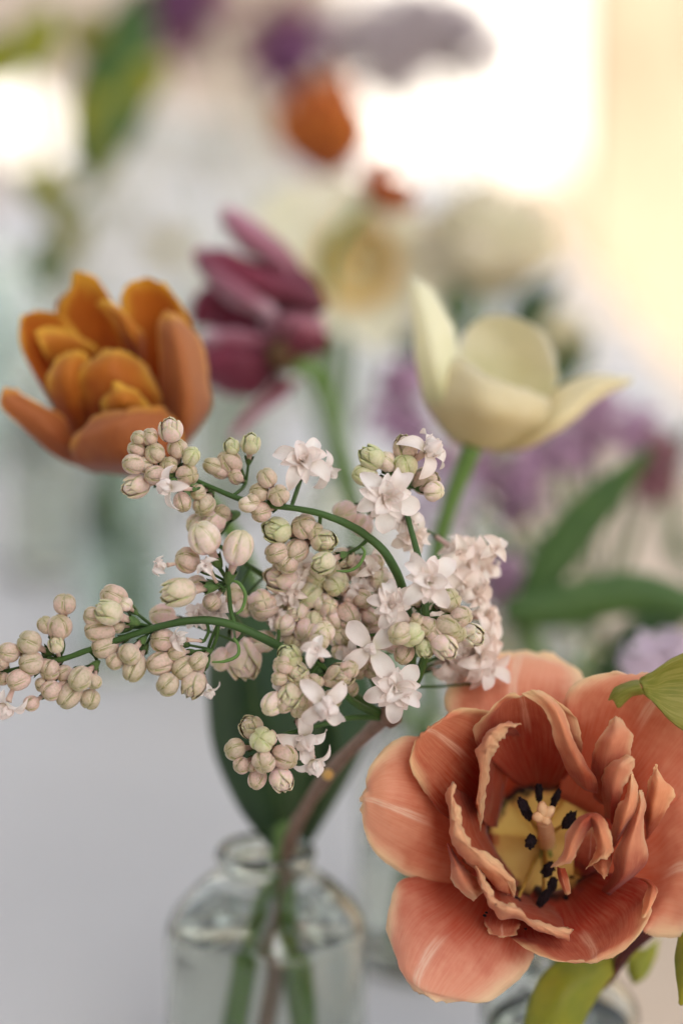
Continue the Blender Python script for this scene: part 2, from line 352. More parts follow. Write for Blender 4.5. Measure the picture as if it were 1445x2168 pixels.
o = link('tablecloth', mesh('tablecloth', vs, grid_faces(ny, nx)), M['cloth']); o.location = (-.2, 2.9, TZ); tag(o, 'white cotton cloth spread over the long table', 'tablecloth')
sm = o.modifiers.new('thick', 'SOLIDIFY'); sm.thickness = .002; sm.offset = 1
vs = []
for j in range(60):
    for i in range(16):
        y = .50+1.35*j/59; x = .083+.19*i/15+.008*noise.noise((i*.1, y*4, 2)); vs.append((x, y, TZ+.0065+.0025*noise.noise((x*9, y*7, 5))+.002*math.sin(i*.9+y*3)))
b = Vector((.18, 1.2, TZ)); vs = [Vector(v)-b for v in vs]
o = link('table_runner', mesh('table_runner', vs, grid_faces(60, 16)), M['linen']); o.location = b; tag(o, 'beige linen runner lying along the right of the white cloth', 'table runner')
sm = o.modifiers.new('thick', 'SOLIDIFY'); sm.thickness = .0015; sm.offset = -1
TOP = TZ+.0045

# ------------------------------------------------------------------ glass bottles
def bottle(loc, h, rb, rn, label, group, mat='glass', water=.55, shoulder=.66, name='glass_bottle'):
    t = thing(name, label, 'bottle', loc, group); th = .0018
    n = 12; z1 = h*shoulder; zn = h*.90; prof = [(0.0004, .0005), (rb*.80, .0005), (rb*.95, .003), (rb, .010)]
    prof += [(rb, z1*.6), (rb, z1)]
    for k in range(1, n): a = k/n; prof.append((rn*.86+(rb-rn*.86)*(.72*math.sqrt(max(0, 1-a*a))+.28*(.5+.5*math.cos(math.pi*a))), z1+(zn-z1)*a))
    prof += [(rn*.86, zn), (rn*.85, h*.93), (rn, h*.945), (rn*1.03, h*.972), (rn, h)]
    inner = [(max(.0003, r-th), max(z, .0045)) for r, z in prof[:-4]][::-1]
    full = prof+[(rn*.86, h), (rn*.70, h*.985)]+[(q[0], q[1]) for q in inner if q[1] < h*.92]
    # densify long spans
    vs, fs = lathe_mesh('glass', full, 56, .004); link('glass_body', mesh('glass_body', vs, fs), M[mat], t)
    wl = h*water; wp = [(0.0003, .0048)]
    for r, z in inner[::-1]:
        if z < wl: wp.append((r*1.002-.0001 if r > .001 else r, z+.0001))
    rl = wp[-1][0]; wp += [(rl, wl), (rl*.96, wl-.0008), (0.0003, wl-.0008)]
    vs, fs = lathe_mesh('water', wp, 48); link('water', mesh('water', vs, fs), M['water'], t)
    # thick rolled lip: its own ring
    ring = [(rn*.92+.0022*math.cos(a), h-.002+.0022*math.sin(a)) for a in [2*math.pi*k/10 for k in range(11)]]
    vs, fs = lathe_mesh('rim', ring, 48); link('rim', mesh('rim', vs, fs), M[mat], t)
    return t
def on_table(px, D):                   # table place under a pixel column at distance D
    p = P(px, 1084, D); return Vector((p.x, D*math.cos(PITCH)-.07 if D > .9 else 0, TOP))
rim1 = P(604, 1795, .69); B1 = Vector((rim1.x-.006, rim1.y, TOP)); bottle(B1, rim1.z-TOP, .0308, .0143, 'clear shouldered glass bottle holding the pale lilac sprig', 'glass bottles on the table', water=.72)
rim2 = P(1185, 2062, .68); B2 = Vector((rim2.x, rim2.y, TOP)); bottle(B2, max(.055, rim2.z-TOP), .024, .0125, 'small clear glass bottle under the coral double tulip', 'glass bottles on the table', water=.6)
B3 = Vector((P(905, 1400, .82).x, .765, TOP)); bottle(B3, .088, .026, .0145, 'clear glass bottle behind the lilac holding the cream tulip', 'glass bottles on the table')
def vase_at(px, y, h, rb, rn, label, mat='glass_green', **k):
    D = y*math.cos(PITCH)+(CAMZ-TZ)*math.sin(PITCH); b = Vector(((px-722.5)/FPX*D, y, TOP)); bottle(b, h, rb, rn, label, 'glass bottles on the table', mat, **k); return b
B4 = vase_at(265, 1.15, .125, .024, .015, 'green tinted glass bottle below the burnt orange tulip')
B5 = vase_at(0, 1.75, .160, .032, .018, 'tall green tinted glass bottle at the left edge of the photo')
B6 = vase_at(705, 1.05, .115, .030, .016, 'clear glass bottle holding the cream daffodils', 'glass')
B7 = vase_at(1080, 1.02, .11, .028, .016, 'clear glass bottle holding the blush roses', 'glass')
B8 = vase_at(1245, .88, .085, .026, .015, 'clear glass bottle holding the violet lilac and long leaves', 'glass', name='glass_bottle')
B9 = vase_at(480, 1.55, .15, .032, .018, 'clear glass bottle holding the white daffodils in the back', 'glass')
B10 = vase_at(620, 2.05, .17, .035, .02, 'farthest clear glass bottle with dark violet flowers', 'glass')
B11 = vase_at(1175, 1.5, .12, .03, .018, 'clear glass bottle behind the blush roses', 'glass')
B12 = vase_at(110, 1.35, .13, .028, .017, 'clear glass bottle holding the lime leafy stems', 'glass')

# ------------------------------------------------------------------ unit meshes for lilac
def bud_mesh(name, style):
    nu, nv = 48, 24; vs, uv = [], []
    for i in range(nv):
        v = i/(nv-1)
        for j in range(nu):
            a = 2*math.pi*j/nu; ph = math.pi*v
            r0 = math.sin(ph)**.86; z = -math.cos(ph)
            if style == 1: r0 = math.sin(ph)**.8*(1.0-.10*v); z *= 1.22
            if style == 2: r0 = math.sin(ph)**.8*(1-.12*v*v); z *= 1.12
            q = 4 if style != 2 else 5
            f = (a*q/(2*math.pi)+.22*v) % 1.0
            groove = math.exp(-(min(f, 1-f)/.075)**2)
            lob = math.sin(math.pi*f)**.6
            k = 1-.20*groove*min(1, max(0, v-.10)*2.2)+.11*lob+.09*(f-.5)*min(1, v*2)
            zz = z-.16*max(0, v-.72)/.28*(groove*1.3+ (1-r0)*.55)
            # a second ring of lobes inside at the tip
            if style == 3 and v > .62: k *= .90; zz += .10
            vs.append((r0*k*math.cos(a), r0*k*math.sin(a), zz)); uv.append((f, v))
    fs = grid_faces(nv, nu, True); me = mesh(name, vs, fs, uv); return me
def calyx_mesh(name, tl=1.2):
    prof = [(.18, -1.0-tl-.35), (.26, -1.0-tl-.2), (.34, -1-tl), (.40, -1-tl+.25), (.44, -1-tl+.5)]
    vs, fs = lathe_mesh(name, prof, 12)
    for j in range(12):
        if j % 3 == 0: x, y, z = vs[4*12+j]; vs[4*12+j] = (x*1.2, y*1.2, z+.28)
    return mesh(name, vs, fs)
def tube_unit(tl=1.2):
    vs, fs = lathe_mesh('t', [(.24, -1-tl), (.25, -1-tl*.5), (.34, -1.0), (.62, -.82)], 12); return mesh('corolla_tube', vs, fs)
def opening_bud():
    vs, fs, uv = [], [], []
    for ring, (cnt, rs_, zt, sp_) in enumerate(((4, 1.0, 1.05, .95), (4, .74, 1.18, .8))):
        for k in range(cnt):
            a0 = 2*math.pi*(k+.5*ring)/cnt; o_ = len(vs); nu_, nv_ = 11, 14
            for i in range(nv_):
                v = i/(nv_-1); ph = math.pi*(.04+.80*v)
                for j in range(nu_):
                    s = 2*j/(nu_-1)-1; half = sp_*min(1, (math.sin(math.pi*min(1, .16+v*.84))**.55)+.05)
                    a = a0+s*half; r0 = math.sin(ph)**.8*rs_*(1+.06*s)*(1-.07*s*s)+(.10*max(0, v-.8)/.2 if ring == 0 else 0)
                    z = -math.cos(ph)*zt-(.16*s*s*v)
                    vs.append((r0*math.cos(a), r0*math.sin(a), z)); uv.append((.5+s*.46, v))
            fs += [tuple(q+o_ for q in f) for f in grid_faces(nv_, nu_)]
    o_ = len(vs)
    for i in range(9):
        for j in range(16):
            ph = math.pi*i/8; a = 2*math.pi*j/16; q = .72*math.sin(ph)*(1+.10*math.cos(4*a)); vs.append((q*math.cos(a), q*math.sin(a), -math.cos(ph)*.95)); uv.append(((j/4) % 1, i/8*.6))
    fs += [tuple(q+o_ for q in f) for f in grid_faces(9, 16, True)]
    return mesh('bud_opening', vs, fs, uv)
BUDS = [bud_mesh('bud_round', 0), bud_mesh('bud_oval', 1), bud_mesh('bud_long', 2), bud_mesh('bud_tight', 3), opening_bud()]
BUDM = {}
for k in ('bud', 'bud_pink', 'bud_cream'):
    for i, b in enumerate(BUDS):
        c = b.copy(); c.materials.append(M[k]); BUDM[k, i] = c
CAL = calyx_mesh('calyx'); CAL.materials.append(M['calyx']); TUB = tube_unit(); TUB.materials.append(M['tube'])
def flo_petal(name, prof, width, tipw=.0, cup=.12, nu=9, nv=14, twist=0, mat=None):
    """radial petal: prof(t)->(x,z), width(t)"""
    vs, uv = [], []
    for i in range(nv):
        t = i/(nv-1); x, z = prof(t); x2, z2 = prof(t+.01); tx, tz = x2-x, z2-z; l = math.hypot(tx, tz); nx_, nz_ = -tz/l, tx/l
        for j in range(nu):
            s = 2*j/(nu-1)-1; wd = width(t); cc = cup*s*s*wd*2.2; y = s*wd
            a = twist*t; zz = s*wd*math.sin(a)
            vs.append((x+nx_*(cc+zz), y*math.cos(a), z+nz_*(cc+zz))); uv.append((j/(nu-1), t))
    me = mesh(name, vs, grid_faces(nv, nu), uv)
    if mat: me.materials.append(mat)
    return me
wid = lambda t, w, pk=.58: w*(math.sin(math.pi*min(1, t/pk)/2)**.9 if t < pk else math.cos(math.pi/2*((t-pk)/(1-pk))**1.5)**.95)+.02
OUTP = [flo_petal('petal_outer', lambda t: (t, .16*math.sin(t*2.2)-.22*t**3), lambda t: wid(t, .27), mat=M['floret'], cup=.10),
        flo_petal('petal_outer_pointed', lambda t: (t*.98, .30*math.sin(t*2.0)-.45*t**3), lambda t: wid(t, .24, .45), mat=M['floret'], cup=.22, twist=.25),
        flo_petal('petal_outer_recurved', lambda t: (.85*math.sin(t*1.5), .45*math.sin(t*2.4)-.55*t**3), lambda t: wid(t, .25, .5), mat=M['floret'], cup=.3, twist=-.3)]
INP = [flo_petal('petal_inner', lambda t: (.62*t, .48*t-.18*t*t), lambda t: wid(t, .22), mat=M['floret'], cup=.35),
       flo_petal('petal_inner_curled', lambda t: (.50*t**1.2, .62*t-.30*t**3), lambda t: wid(t, .20, .5), mat=M['floret'], cup=.5, twist=.5)]
CENB = [flo_petal('petal_closed', lambda t: (.30*math.sin(t*3.0), .62*t), lambda t: wid(t, .25, .5), mat=M['floret'], cup=.75)]
WARM = {}
for me in OUTP+INP+CENB:
    c = me.copy(); c.materials.clear(); c.materials.append(M['floret_warm']); WARM[me.name] = c
def flo_tube():
    vs, fs = lathe_mesh('t', [(.10, -1.25), (.10, -.6), (.13, -.2), (.17, -.05), (.06, -.04)], 12); m = mesh('floret_tube', vs, fs); m.materials.append(M['tube']); return m
FT = flo_tube()
def frame(z, roll=0):
    z = z.normalized(); x = z.orthogonal().normalized(); y = z.cross(x); m = Matrix((x, y, z)).transposed().to_4x4()
    return m @ Matrix.Rotation(roll, 4, 'Z')
def place(o, parent, loc, z, s, roll=0, nonuni=(1, 1, 1)):
    o.parent = parent; m = Matrix.Translation(loc) @ frame(z, roll) @ Matrix.Diagonal((s*nonuni[0], s*nonuni[1], s*nonuni[2], 1)); o.matrix_local = m
def add_bud(t, c, z, r, kind='bud', style=None):
    st = style if style is not None else random.choice((0, 0, 1, 3, 0, 1))
    o = bpy.data.objects.new('bud', BUDM[kind, st]); C.objects.link(o)
    q = .94+rnd()*.12
    place(o, t, c-org(t), z, r, rnd()*6.28, (q, 1/q, .92+rnd()*.2))
    if kind != 'bud': o['label'] = {'bud_pink': 'pink tinged lilac bud', 'bud_cream': 'creamy green lilac bud'}[kind]
    tu = bpy.data.objects.new('corolla_tube', TUB); C.objects.link(tu); tu.parent = o
    ca = bpy.data.objects.new('calyx', CAL); C.objects.link(ca); ca.parent = o
def add_floret(t, c, z, r, kind='open', roll=None, n=4, warm=False):
    o = bpy.data.objects.new('floret', FT); C.objects.link(o)
    place(o, t, c-org(t), z, r, rnd()*6.28 if roll is None else roll)
    def pet(me, k, n, tilt, s, off=0):
        p = bpy.data.objects.new('petal', WARM[me.name] if warm else me); C.objects.link(p); p.parent = o
        a = 2*math.pi*(k+off)/n+(rnd()-.5)*.25
        p.matrix_local = Matrix.Rotation(a, 4, 'Z') @ Matrix.Rotation(tilt+(rnd()-.5)*.25, 4, 'Y') @ Matrix.Rotation((rnd()-.5)*.3, 4, 'X') @ Matrix.Scale(s*(.92+rnd()*.16), 4)
    if kind == 'open':
        for k in range(n): pet(random.choice(OUTP), k, n, 0, 1)
        for k in range(n): pet(random.choice(INP), k, n, -.1, 1, .5)
        for k in range(n): pet(OUTP[1], k, n, -.32, .78, .45)
        for k in range(3): pet(INP[1], k, 3, -.75, .62, .2)
    elif kind == 'star':
        for k in range(n): pet(OUTP[0], k, n, .05, 1)
        for k in range(3): pet(CENB[0], k, 3, .0, .75, .3)
    elif kind == 'half':
        for k in range(n): pet(OUTP[2], k, n, -.75, .95)
        for k in range(4): pet(CENB[0], k, 4, 0, 1.1, .5)
    elif kind == 'side':
        for k in range(n): pet(OUTP[1], k, n, .15, 1)
        for k in range(4): pet(CENB[0], k, 4, 0, 1.3, .5)
    ca = bpy.data.objects.new('calyx', CAL); C.objects.link(ca); ca.parent = o; ca.matrix_local = Matrix.Translation((0, 0, -.55)) @ Matrix.Scale(.33, 4)

# ------------------------------------------------------------------ the pale lilac sprig
lil = thing('lilac_sprig', 'pale pink and cream double lilac sprig with buds and open florets in the front bottle', 'flower', (B1.x+.003, B1.y, TOP+.01))
LB = org(lil)
A1 = lambda x, y: (x/2.408, 860+y/2.408); A2 = lambda x, y: (450+x/2.223, 860+y/2.223)
def PT(xy, d): return P(xy[0], xy[1], .600+d/1000)
br_a = [PT((825, 1520), 22), PT((868, 1420), 14), PT((862, 1290), 8), PT((828, 1190), 4), PT((770, 1130), 2), PT((700, 1095), 0), (PT((635, 1078), 0)), PT((520, 1060), 2), PT((440, 1028), 4), PT((380, 1000), 6)]
br_b = [PT((815, 1520), 22), PT((700, 1440), 10), PT((600, 1374), 4), PT((500, 1326), 0), PT((425, 1313), -2), PT((335, 1327), -2), PT((200, 1372), -1), PT((130, 1396), 0), PT((20, 1420), 2), PT((-60, 1440), 4)]
br_c = [PT((825, 1520), 22), PT((880, 1440), 8), PT((905, 1360), 2), PT((900, 1290), -2), PT((890, 1200), 0), PT((860, 1080), 4), PT((860, 1000), 4)]
br_d = [PT((810, 1520), 22), PT((740, 1480), 8), PT((690, 1420), 0), PT((660, 1390), -4)]
br_e = [PT((815, 1520), 22), PT((740, 1520), 12), PT((660, 1540), 4), PT((590, 1560), 2), PT((540, 1590), 2)]
br_f = [PT((820, 1515), 22), PT((760, 1380), 22), PT((660, 1290), 22), PT((560, 1220), 20), PT((500, 1180), 16), PT((440, 1140), 12)]
br_g = [PT((500, 1330), 0), PT((488, 1290), 0), PT((480, 1230), -2), PT((450, 1180), 0)]
mm = .001
for bn, rr in ((br_a, (1.5, .55)), (br_b, (1.5, .5)), (br_c, (1.4, .6)), (br_d, (1.1, .7)), (br_e, (.9, .5)), (br_f, (1.1, .6)), (br_g, (.7, .5))):
    n = len(bn); link('branch', tube_mesh('branch', bn, [mm*(rr[0]+(rr[1]-rr[0])*i/(n-1)) for i in range(n)], LB, 10, n*7, bumpy=.15), M['stem'], lil)
wood = [PT((828, 1508), 22), PT((775, 1556), 34), PT((700, 1632), 52), PT((645, 1715), 72), PT((612, 1790), 88), Vector((LB.x+.001, LB.y+.002, TOP+.06)), Vector((LB.x-.006, LB.y+.004, TOP+.008))]
link('woody_stem', tube_mesh('woody_stem', wood, [mm*v for v in (2.2, 1.9, 2.1, 2.0, 2.0, 2.0, 2.0)], LB, 14, 60, bumpy=.22), M['bark'], lil)
def sphere_like(name, c, rx, base, mat, parent, z=Vector((0, 0, 1)), sc=(1, 1, 1), n=10, lump=0):
    vs = []
    for i in range(n+1):
        for j in range(2*n):
            a = math.pi*i/n; b_ = math.pi*j/n; d = Vector((math.sin(a)*math.cos(b_)*sc[0], math.sin(a)*math.sin(b_)*sc[1], math.cos(a)*sc[2]))
            vs.append(d*(1+lump*(noise.noise(Vector((math.sin(a)*math.cos(b_), math.sin(a)*math.sin(b_), math.cos(a)))*2.6+Vector((c.x*900, c.y*900, 0)))*1.3)+lump*.5*noise.noise(Vector((math.sin(a)*math.cos(b_), math.sin(a)*math.sin(b_), math.cos(a)))*7)))
    o = link(name, mesh(name, vs, grid_faces(n+1, 2*n, True)), mat, parent); place(o, parent, c-base, z, rx); return o
sphere_like('leaf_scar', PT((694, 1640), 38), .0016, LB, M['yolk'], lil)
sphere_like('stem_node', PT((826, 1512), 21), .0034, LB, M['bark'], lil, lump=.3)
def nearest(p, lists):
    best = None
    for bn in lists:
        for i in range(len(bn)-1):
            for s in range(6):
                q = bn[i].lerp(bn[i+1], s/6); d = (q-p).length
                if best is None or d < best[0]: best = (d, q, (bn[i]-bn[i+1]).normalized())
    return best
ALLB = [br_a, br_b, br_c, br_d, br_e, br_f, br_g]
peds = []
def cluster(node, buds, f, d=0, kind=None, cam=.75, att=None, sc=1.0):
    """node & buds in crop coordinates of converter f; buds (x, y, r[, kind[, dd]])"""
    nd = PT(f(*node), d+3); s = f(100, 0)[0]-f(0, 0)[0]; k = s/100
    ne = nearest(nd, ALLB); start = ne[1]
    if ne[0] > .0012: peds.append(([start, start.lerp(nd, .5)+ne[2]*.0004, nd], (.55, .5)))
    for bdef in buds:
        x, y, r = bdef[:3]; kd = bdef[3] if len(bdef) > 3 else kind or 'bud'; dd = bdef[4] if len(bdef) > 4 else (rnd()-.5)*3
        c = PT(f(x, y), d+dd-1.0); rw = r*k*mm*.1250*.98*sc
        sd = c-nd; sd = sd-FW*sd.dot(FW); l = sd.length
        zdir = (sd.normalized()*min(1, l/.006)*.9 if l > 1e-5 else Vector())-FW*(cam*(.75+rnd()*.5))+UP*.08*(rnd()-.5)
        zdir.normalize()
        if kd in ('open', 'star', 'half', 'side'):
            add_floret(lil, c, zdir, rw, kd); be = c-zdir*rw*1.25; pr = .42
        else:
            st = (4 if rnd() < .75 else 2) if (r*k > 26.5 or kd == 'bud_cream' and rnd() < .4) else None; add_bud(lil, c, zdir, rw, kd, st); be = c-zdir*rw*2.3; pr = .38
        if (be-nd).length > .0008: peds.append(([nd, nd.lerp(be, .6)-zdir*.0006, be], (.42, pr)))
K, Q = 'bud_pink', 'bud_cream'
cluster((905, 350), [(870, 120, 66, K), (705, 160, 38), (765, 155, 42), (697, 222, 42), (790, 240, 50), (680, 295, 50), (905, 215, 50), (975, 255, 46, Q), (790, 350, 46), (955, 350, 55), (690, 410, 66, K), (930, 490, 46), (735, 300, 40), (860, 300, 44)], A1, 2)
cluster((1085, 420), [(1040, 505, 56), (1010, 440, 40)], A1, 5)
cluster((1255, 390), [(1085, 305, 46), (1170, 285, 60), (1180, 205, 46, Q), (1278, 190, 56, Q), (1200, 360, 38), (1120, 330, 40)], A1, 8)
cluster((1440, 500), [(1360, 365, 48), (1320, 440, 50), (1420, 455, 52), (1330, 540, 50), (1265, 500, 42, K), (1290, 480, 36)], A1, -1)
cluster((1190, 560), [(1080, 590, 70, K), (1010, 600, 55, K), (1130, 540, 40)], A1, 10)
cluster((1165, 900), [(1040, 670, 82, K, -4), (1215, 720, 76, K, -5), (955, 785, 62), (905, 950, 82, Q, -3), (1080, 1000, 48, 'bud', 5), (1000, 900, 40, K, 5)], A1, -1, cam=.5)
cluster((310, 1290), [(330, 1008, 54), (235, 1115, 44), (305, 1125, 60), (285, 1215, 46, Q), (150, 1205, 60), (45, 1255, 50), (160, 1310, 58), (255, 1345, 52), (95, 1395, 52)], A1, 0, cam=.55)
cluster((40, 1340), [(10, 1390, 36), (0, 1300, 46), (-50, 1340, 50), (-40, 1420, 40)], A1, 1)
cluster((500, 1310), [(330, 1365, 44), (410, 1390, 58, 'bud', -3), (262, 1450, 50), (355, 1475, 60), (460, 1495, 52), (160, 1515, 38), (480, 1405, 38), (215, 1420, 36)], A1, 1, cam=.55)
cluster((790, 1130), [(580, 975, 66), (470, 1070, 46), (552, 1050, 68, Q, -4), (510, 1140, 62), (535, 1225, 60), (640, 1010, 36, K), (660, 1265, 56), (685, 1335, 60), (585, 1300, 42), (600, 1120, 36)], A1, -1, cam=.5)
cluster((1080, 1240), [(830, 1195, 60), (820, 1310, 60), (940, 1335, 58), (855, 1420, 56), (985, 1420, 66), (900, 1260, 40), (1010, 1300, 44)], A1, 0, cam=.6)
cluster((1200, 1200), [(1240, 1290, 105, K, 14), (830, 1070, 62, K, 12), (1130, 1290, 60, K, 13), (1340, 1200, 60, K, 14)], A1, 2)
cluster((1420, 1140), [(1330, 1030, 70, 'bud', 8), (1400, 1070, 55, 'bud', 12), (1190, 960, 56, 'bud', 12)], A1, 6)
cluster((480, 620), [(300, 585, 70, Q), (430, 565, 58), (300, 690, 52), (392, 680, 55), (525, 635, 62, Q), (350, 740, 50), (480, 590, 45)], A2, 5)
cluster((640, 690), [(520, 740, 58, Q, -2), (610, 720, 60, 'bud', 10), (680, 780, 50, 'bud', 12), (760, 740, 46, 'bud', 12)], A2, 3)
cluster((520, 850), [(320, 810, 82, K), (460, 890, 60, Q), (590, 830, 54, K), (240, 940, 66), (400, 965, 60, K), (570, 1000, 62, K), (635, 990, 60), (710, 905, 46), (625, 1080, 44), (440, 1055, 58, K), (660, 900, 50, K), (520, 930, 50, K), (340, 1030, 50, K), (480, 1010, 46, Q), (740, 990, 44, K)], A2, 12)
cluster((920, 380), [(715, 325, 50, Q), (745, 240, 62, Q), (905, 195, 62), (905, 278, 56, Q), (1000, 350, 66, 'bud', 5), (1040, 400, 48, K), (820, 260, 44, K), (620, 500, 55, K, 12), (700, 560, 55, K, 14)], A2, 5)
cluster((985, 1000), [(880, 1070, 52, 'bud', -3), (935, 1075, 56, Q), (1010, 1040, 52), (1110, 1040, 56), (1170, 990, 48), (1090, 1130, 64, K), (1000, 1140, 48, Q), (900, 1165, 46, 'bud', 6), (950, 890, 48, 'bud', 4), (1110, 915, 56, 'bud', 5), (1220, 1080, 60, K, 8), (1055, 1085, 44), (960, 1010, 38), (1150, 1070, 44)], A2, -3, cam=1.0)
cluster((430, 1290), [(360, 1180, 62, Q), (330, 1220, 44), (395, 1255, 60, Q), (420, 1300, 46), (313, 1282, 36), (600, 1270, 66), (640, 1240, 44), (480, 1300, 40), (450, 1340, 32), (370, 1365, 62, Q), (330, 1400, 44), (430, 1398, 40), (400, 1430, 36), (285, 1400, 52, K), (560, 1290, 38), (520, 1065, 52, K, 2), (500, 1110, 44)], A2, -5, cam=1.1)
cluster((270, 1600), [(180, 1510, 60), (235, 1570, 58, Q, -4), (105, 1615, 50), (135, 1690, 40), (240, 1675, 52, 'bud', -4), (210, 1755, 42), (325, 1760, 60, K), (340, 1650, 58), (190, 1695, 26), (270, 1560, 36, K)], A2, 1)
cluster((700, 1080), [(780, 1050, 46, K, 8), (850, 1120, 46, K, 8), (690, 1200, 46, 'bud', 10), (600, 1150, 40, K, 8), (760, 1240, 50, 'bud', 12), (640, 1330, 44, 'bud', 10), (680, 1250, 40, 'bud', 12), (560, 1380, 44, 'bud', 8)], A2, 4)
# open florets: (x, y, r, d, facing, kind, petals)
FL = [(425, 265, 150, -1, (.05, .35, .9), 'open', 4), (815, 430, 158, -5, (.05, .0, 1), 'open', 5), (1000, 215, 140, 2, (.6, .45, .6), 'side', 4),
      (1015, 825, 150, -7, (.0, .15, 1), 'open', 4), (840, 935, 125, -4, (.1, .05, 1), 'open', 5), (745, 1140, 158, -2, (-.05, -.0, 1), 'star', 4), (495, 1165, 105, -9, (-.15, .3, .9), 'half', 4),
      (525, 1400, 150, -10, (.1, -.15, 1), 'side', 4), (860, 1335, 150, 0, (.0, .05, 1), 'open', 5), (430, 1560, 135, 1, (.2, -.4, .8), 'side', 4), (470, 1660, 110, 4, (.25, -.9, .4), 'side', 4),
      (1180, 700, 130, 26, (.3, .5, .8), 'open', 5), (1230, 880, 120, 22, (.7, .2, .6), 'open', 5), (1260, 1110, 150, 22, (.5, -.2, .8), 'open', 5), (1160, 800, 110, 24, (.4, .3, .8), 'side', 4),
      (930, 610, 110, 14, (.3, -.2, .9), 'open', 5), (1280, 990, 110, 25, (.8, .1, .5), 'open', 4), (1190, 1180, 120, 21, (.2, -.6, .7), 'open', 5), (900, 530, 100, 6, (.2, -.2, .9), 'open', 4),
      (520, 300, 100, 8, (.4, -.3, .7), 'side', 4), (300, 985, 70, 12, (-.4, 0, .9), 'open', 4), (20, 960, 100, 8, (-.2, .1, 1), 'open', 4), (360, 880, 90, 10, (-.2, .2, 1), 'open', 4), (570, 940, 90, 16, (0, .2, 1), 'open', 4),
      (330, 1330, 60, 4, (-.4, -.2, .9), 'side', 4), (700, 860, 80, 10, (0, .3, .9), 'open', 4), (650, 1180, 80, 8, (0, 0, 1), 'open', 4), (1130, 1240, 110, 26, (.4, -.6, .6), 'side', 4)]
FA = [(875, 415, 112, -5, (-.7, .05, .6), 'side', 4), (850, 810, 82, -4, (-.7, -.1, .5), 'half', 4), (1070, 840, 86, -6, (-.25, .5, .6), 'half', 4), (950, 1190, 84, -3, (-.7, .1, .6), 'half', 4),
      (40, 1510, 120, -2, (-.3, -.85, .3), 'side', 5), (1060, 1440, 70, 6, (.3, -.9, .3), 'side', 4), (1010, 1070, 90, 8, (-.1, .3, .9), 'open', 4)]
for lst, f, s in ((FL, A2, 2.223), (FA, A1, 2.408)):
    for x, y, r, d, fc, kd, n in lst:
        c = PT(f(x, y), d); z = V3(*fc); rw = r/s*.125*mm*1.0; add_floret(lil, c, z, rw, kd, None, n, d >= 14)
        be = c-z*rw*1.35; ne = nearest(be, ALLB)
        if ne[0] < .030: peds.append(([ne[1], ne[1].lerp(be, .5)-z*.001, be], (.5, .4)))
random.seed(21)
for k in range(46):
    a = rnd()*6.28; q = rnd()**.5; x, y, d = 700+190*q*math.cos(a), 1290+105*q*math.sin(a), 9+rnd()*11
    c = PT((x, y), d); z = V3(rnd()-.5, rnd()-.4, .9)
    if rnd() < .62:
        r = (19+rnd()*8)*.125*mm; add_bud(lil, c, z, r, random.choice((K, K, Q, 'bud'))); be = c-z*r*2.3
    else:
        r = (34+rnd()*16)*.125*mm; add_floret(lil, c, z, r, random.choice(('open', 'star', 'half')), None, 4, True); be = c-z*r*1.3
    ne = nearest(be, ALLB); peds.append(([ne[1], ne[1].lerp(be, .5)-z*.001, be], (.4, .4)))
for k in range(15):
    x, y, d = 960+95*(rnd()*2-1)*.8, 1290+140*(rnd()*2-1), 17+rnd()*14
    if x+ (y-1290)*.1 > 1060: x -= 50
    c = PT((x, y), d); z = V3(.25+rnd()*.6-.1, rnd()*1.2-.6, .8); r = (44+rnd()*20)*.125*mm
    add_floret(lil, c, z, r, random.choice(('open', 'half', 'star', 'side')), None, 4, True); be = c-z*r*1.3
    ne = nearest(be, ALLB); peds.append(([ne[1], ne[1].lerp(be, .5)-z*.001, be], (.45, .4)))
for pts, rr in peds:
    link('pedicel', tube_mesh('pedicel', pts, [mm*rr[0], mm*(rr[0]+rr[1])/2, mm*rr[1]], LB, 6, 8), M['stem'], lil)
for pts in ([(1165, 890), (1215, 900), (1250, 960), (1235, 1030), (1205, 1060)], [(1080, 1305), (1150, 1300), (1210, 1270), (1215, 1220), (1190, 1180)]):
    link('tendril', tube_mesh('tendril', [PT(A1(*p), -1) for p in pts], [mm*v for v in (.2, .45, .5, .42, .35)], LB, 8, 30), M['stem_pale'], lil)
link('tendril', tube_mesh('tendril', [PT(A2(*p), 0) for p in [(580, 775), (640, 775), (690, 745), (715, 690), (700, 660)]], [mm*v for v in (.2, .4, .45, .4, .35)], LB, 8, 24), M['stem_pale'], lil)

# ------------------------------------------------------------------ flowers made of shaped petals
def shaped(t, specs, conv, D0, fs=1.0, seed0=0, nu=18, nv=26, amp=.0006, ragged=.0004):
    base = org(t)
    for k, sp_ in enumerate(specs):
        mat, rows = sp_[0], sp_[1]; opt = sp_[2] if len(sp_) > 2 else {}
        cv = opt.get('conv', conv)
        if opt.get('side'): rows = [r[:4]+[((r[3][0]+r[4][0])/2, (r[3][1]+r[4][1])/2, r[3][2]*.35+r[4][2]*.65)] for r in rows]
        wr = [[P(*cv(x, y), D0+d*mm*fs) for x, y, d in r] for r in rows]
        me = petal_mesh('petal', wr, base, opt.get('nu', nu), opt.get('nv', nv), opt.get('amp', amp), opt.get('freq', 5.), opt.get('ragged', ragged), opt.get('side', False), seed0+k*1.37)
        o = link('petal', me, M[mat], t, opt.get('label'))
        if opt.get('thick', True):
            s_ = o.modifiers.new('thick', 'SOLIDIFY'); s_.thickness = .00012; s_.offset = 0
c3 = lambda x, y: (745+x/2.064, 1350+y/2.064); ce = lambda x, y: (940+x/2.861, 1450+y/2.861); ident = lambda x, y: (x, y)
c4 = lambda x, y: (x/2.007, 540+y/2.007)
core = P(*ce(600, 950), .634)
tul = thing('double_tulip', 'large open coral peach double tulip with black anthers in the lower right', 'flower', core)
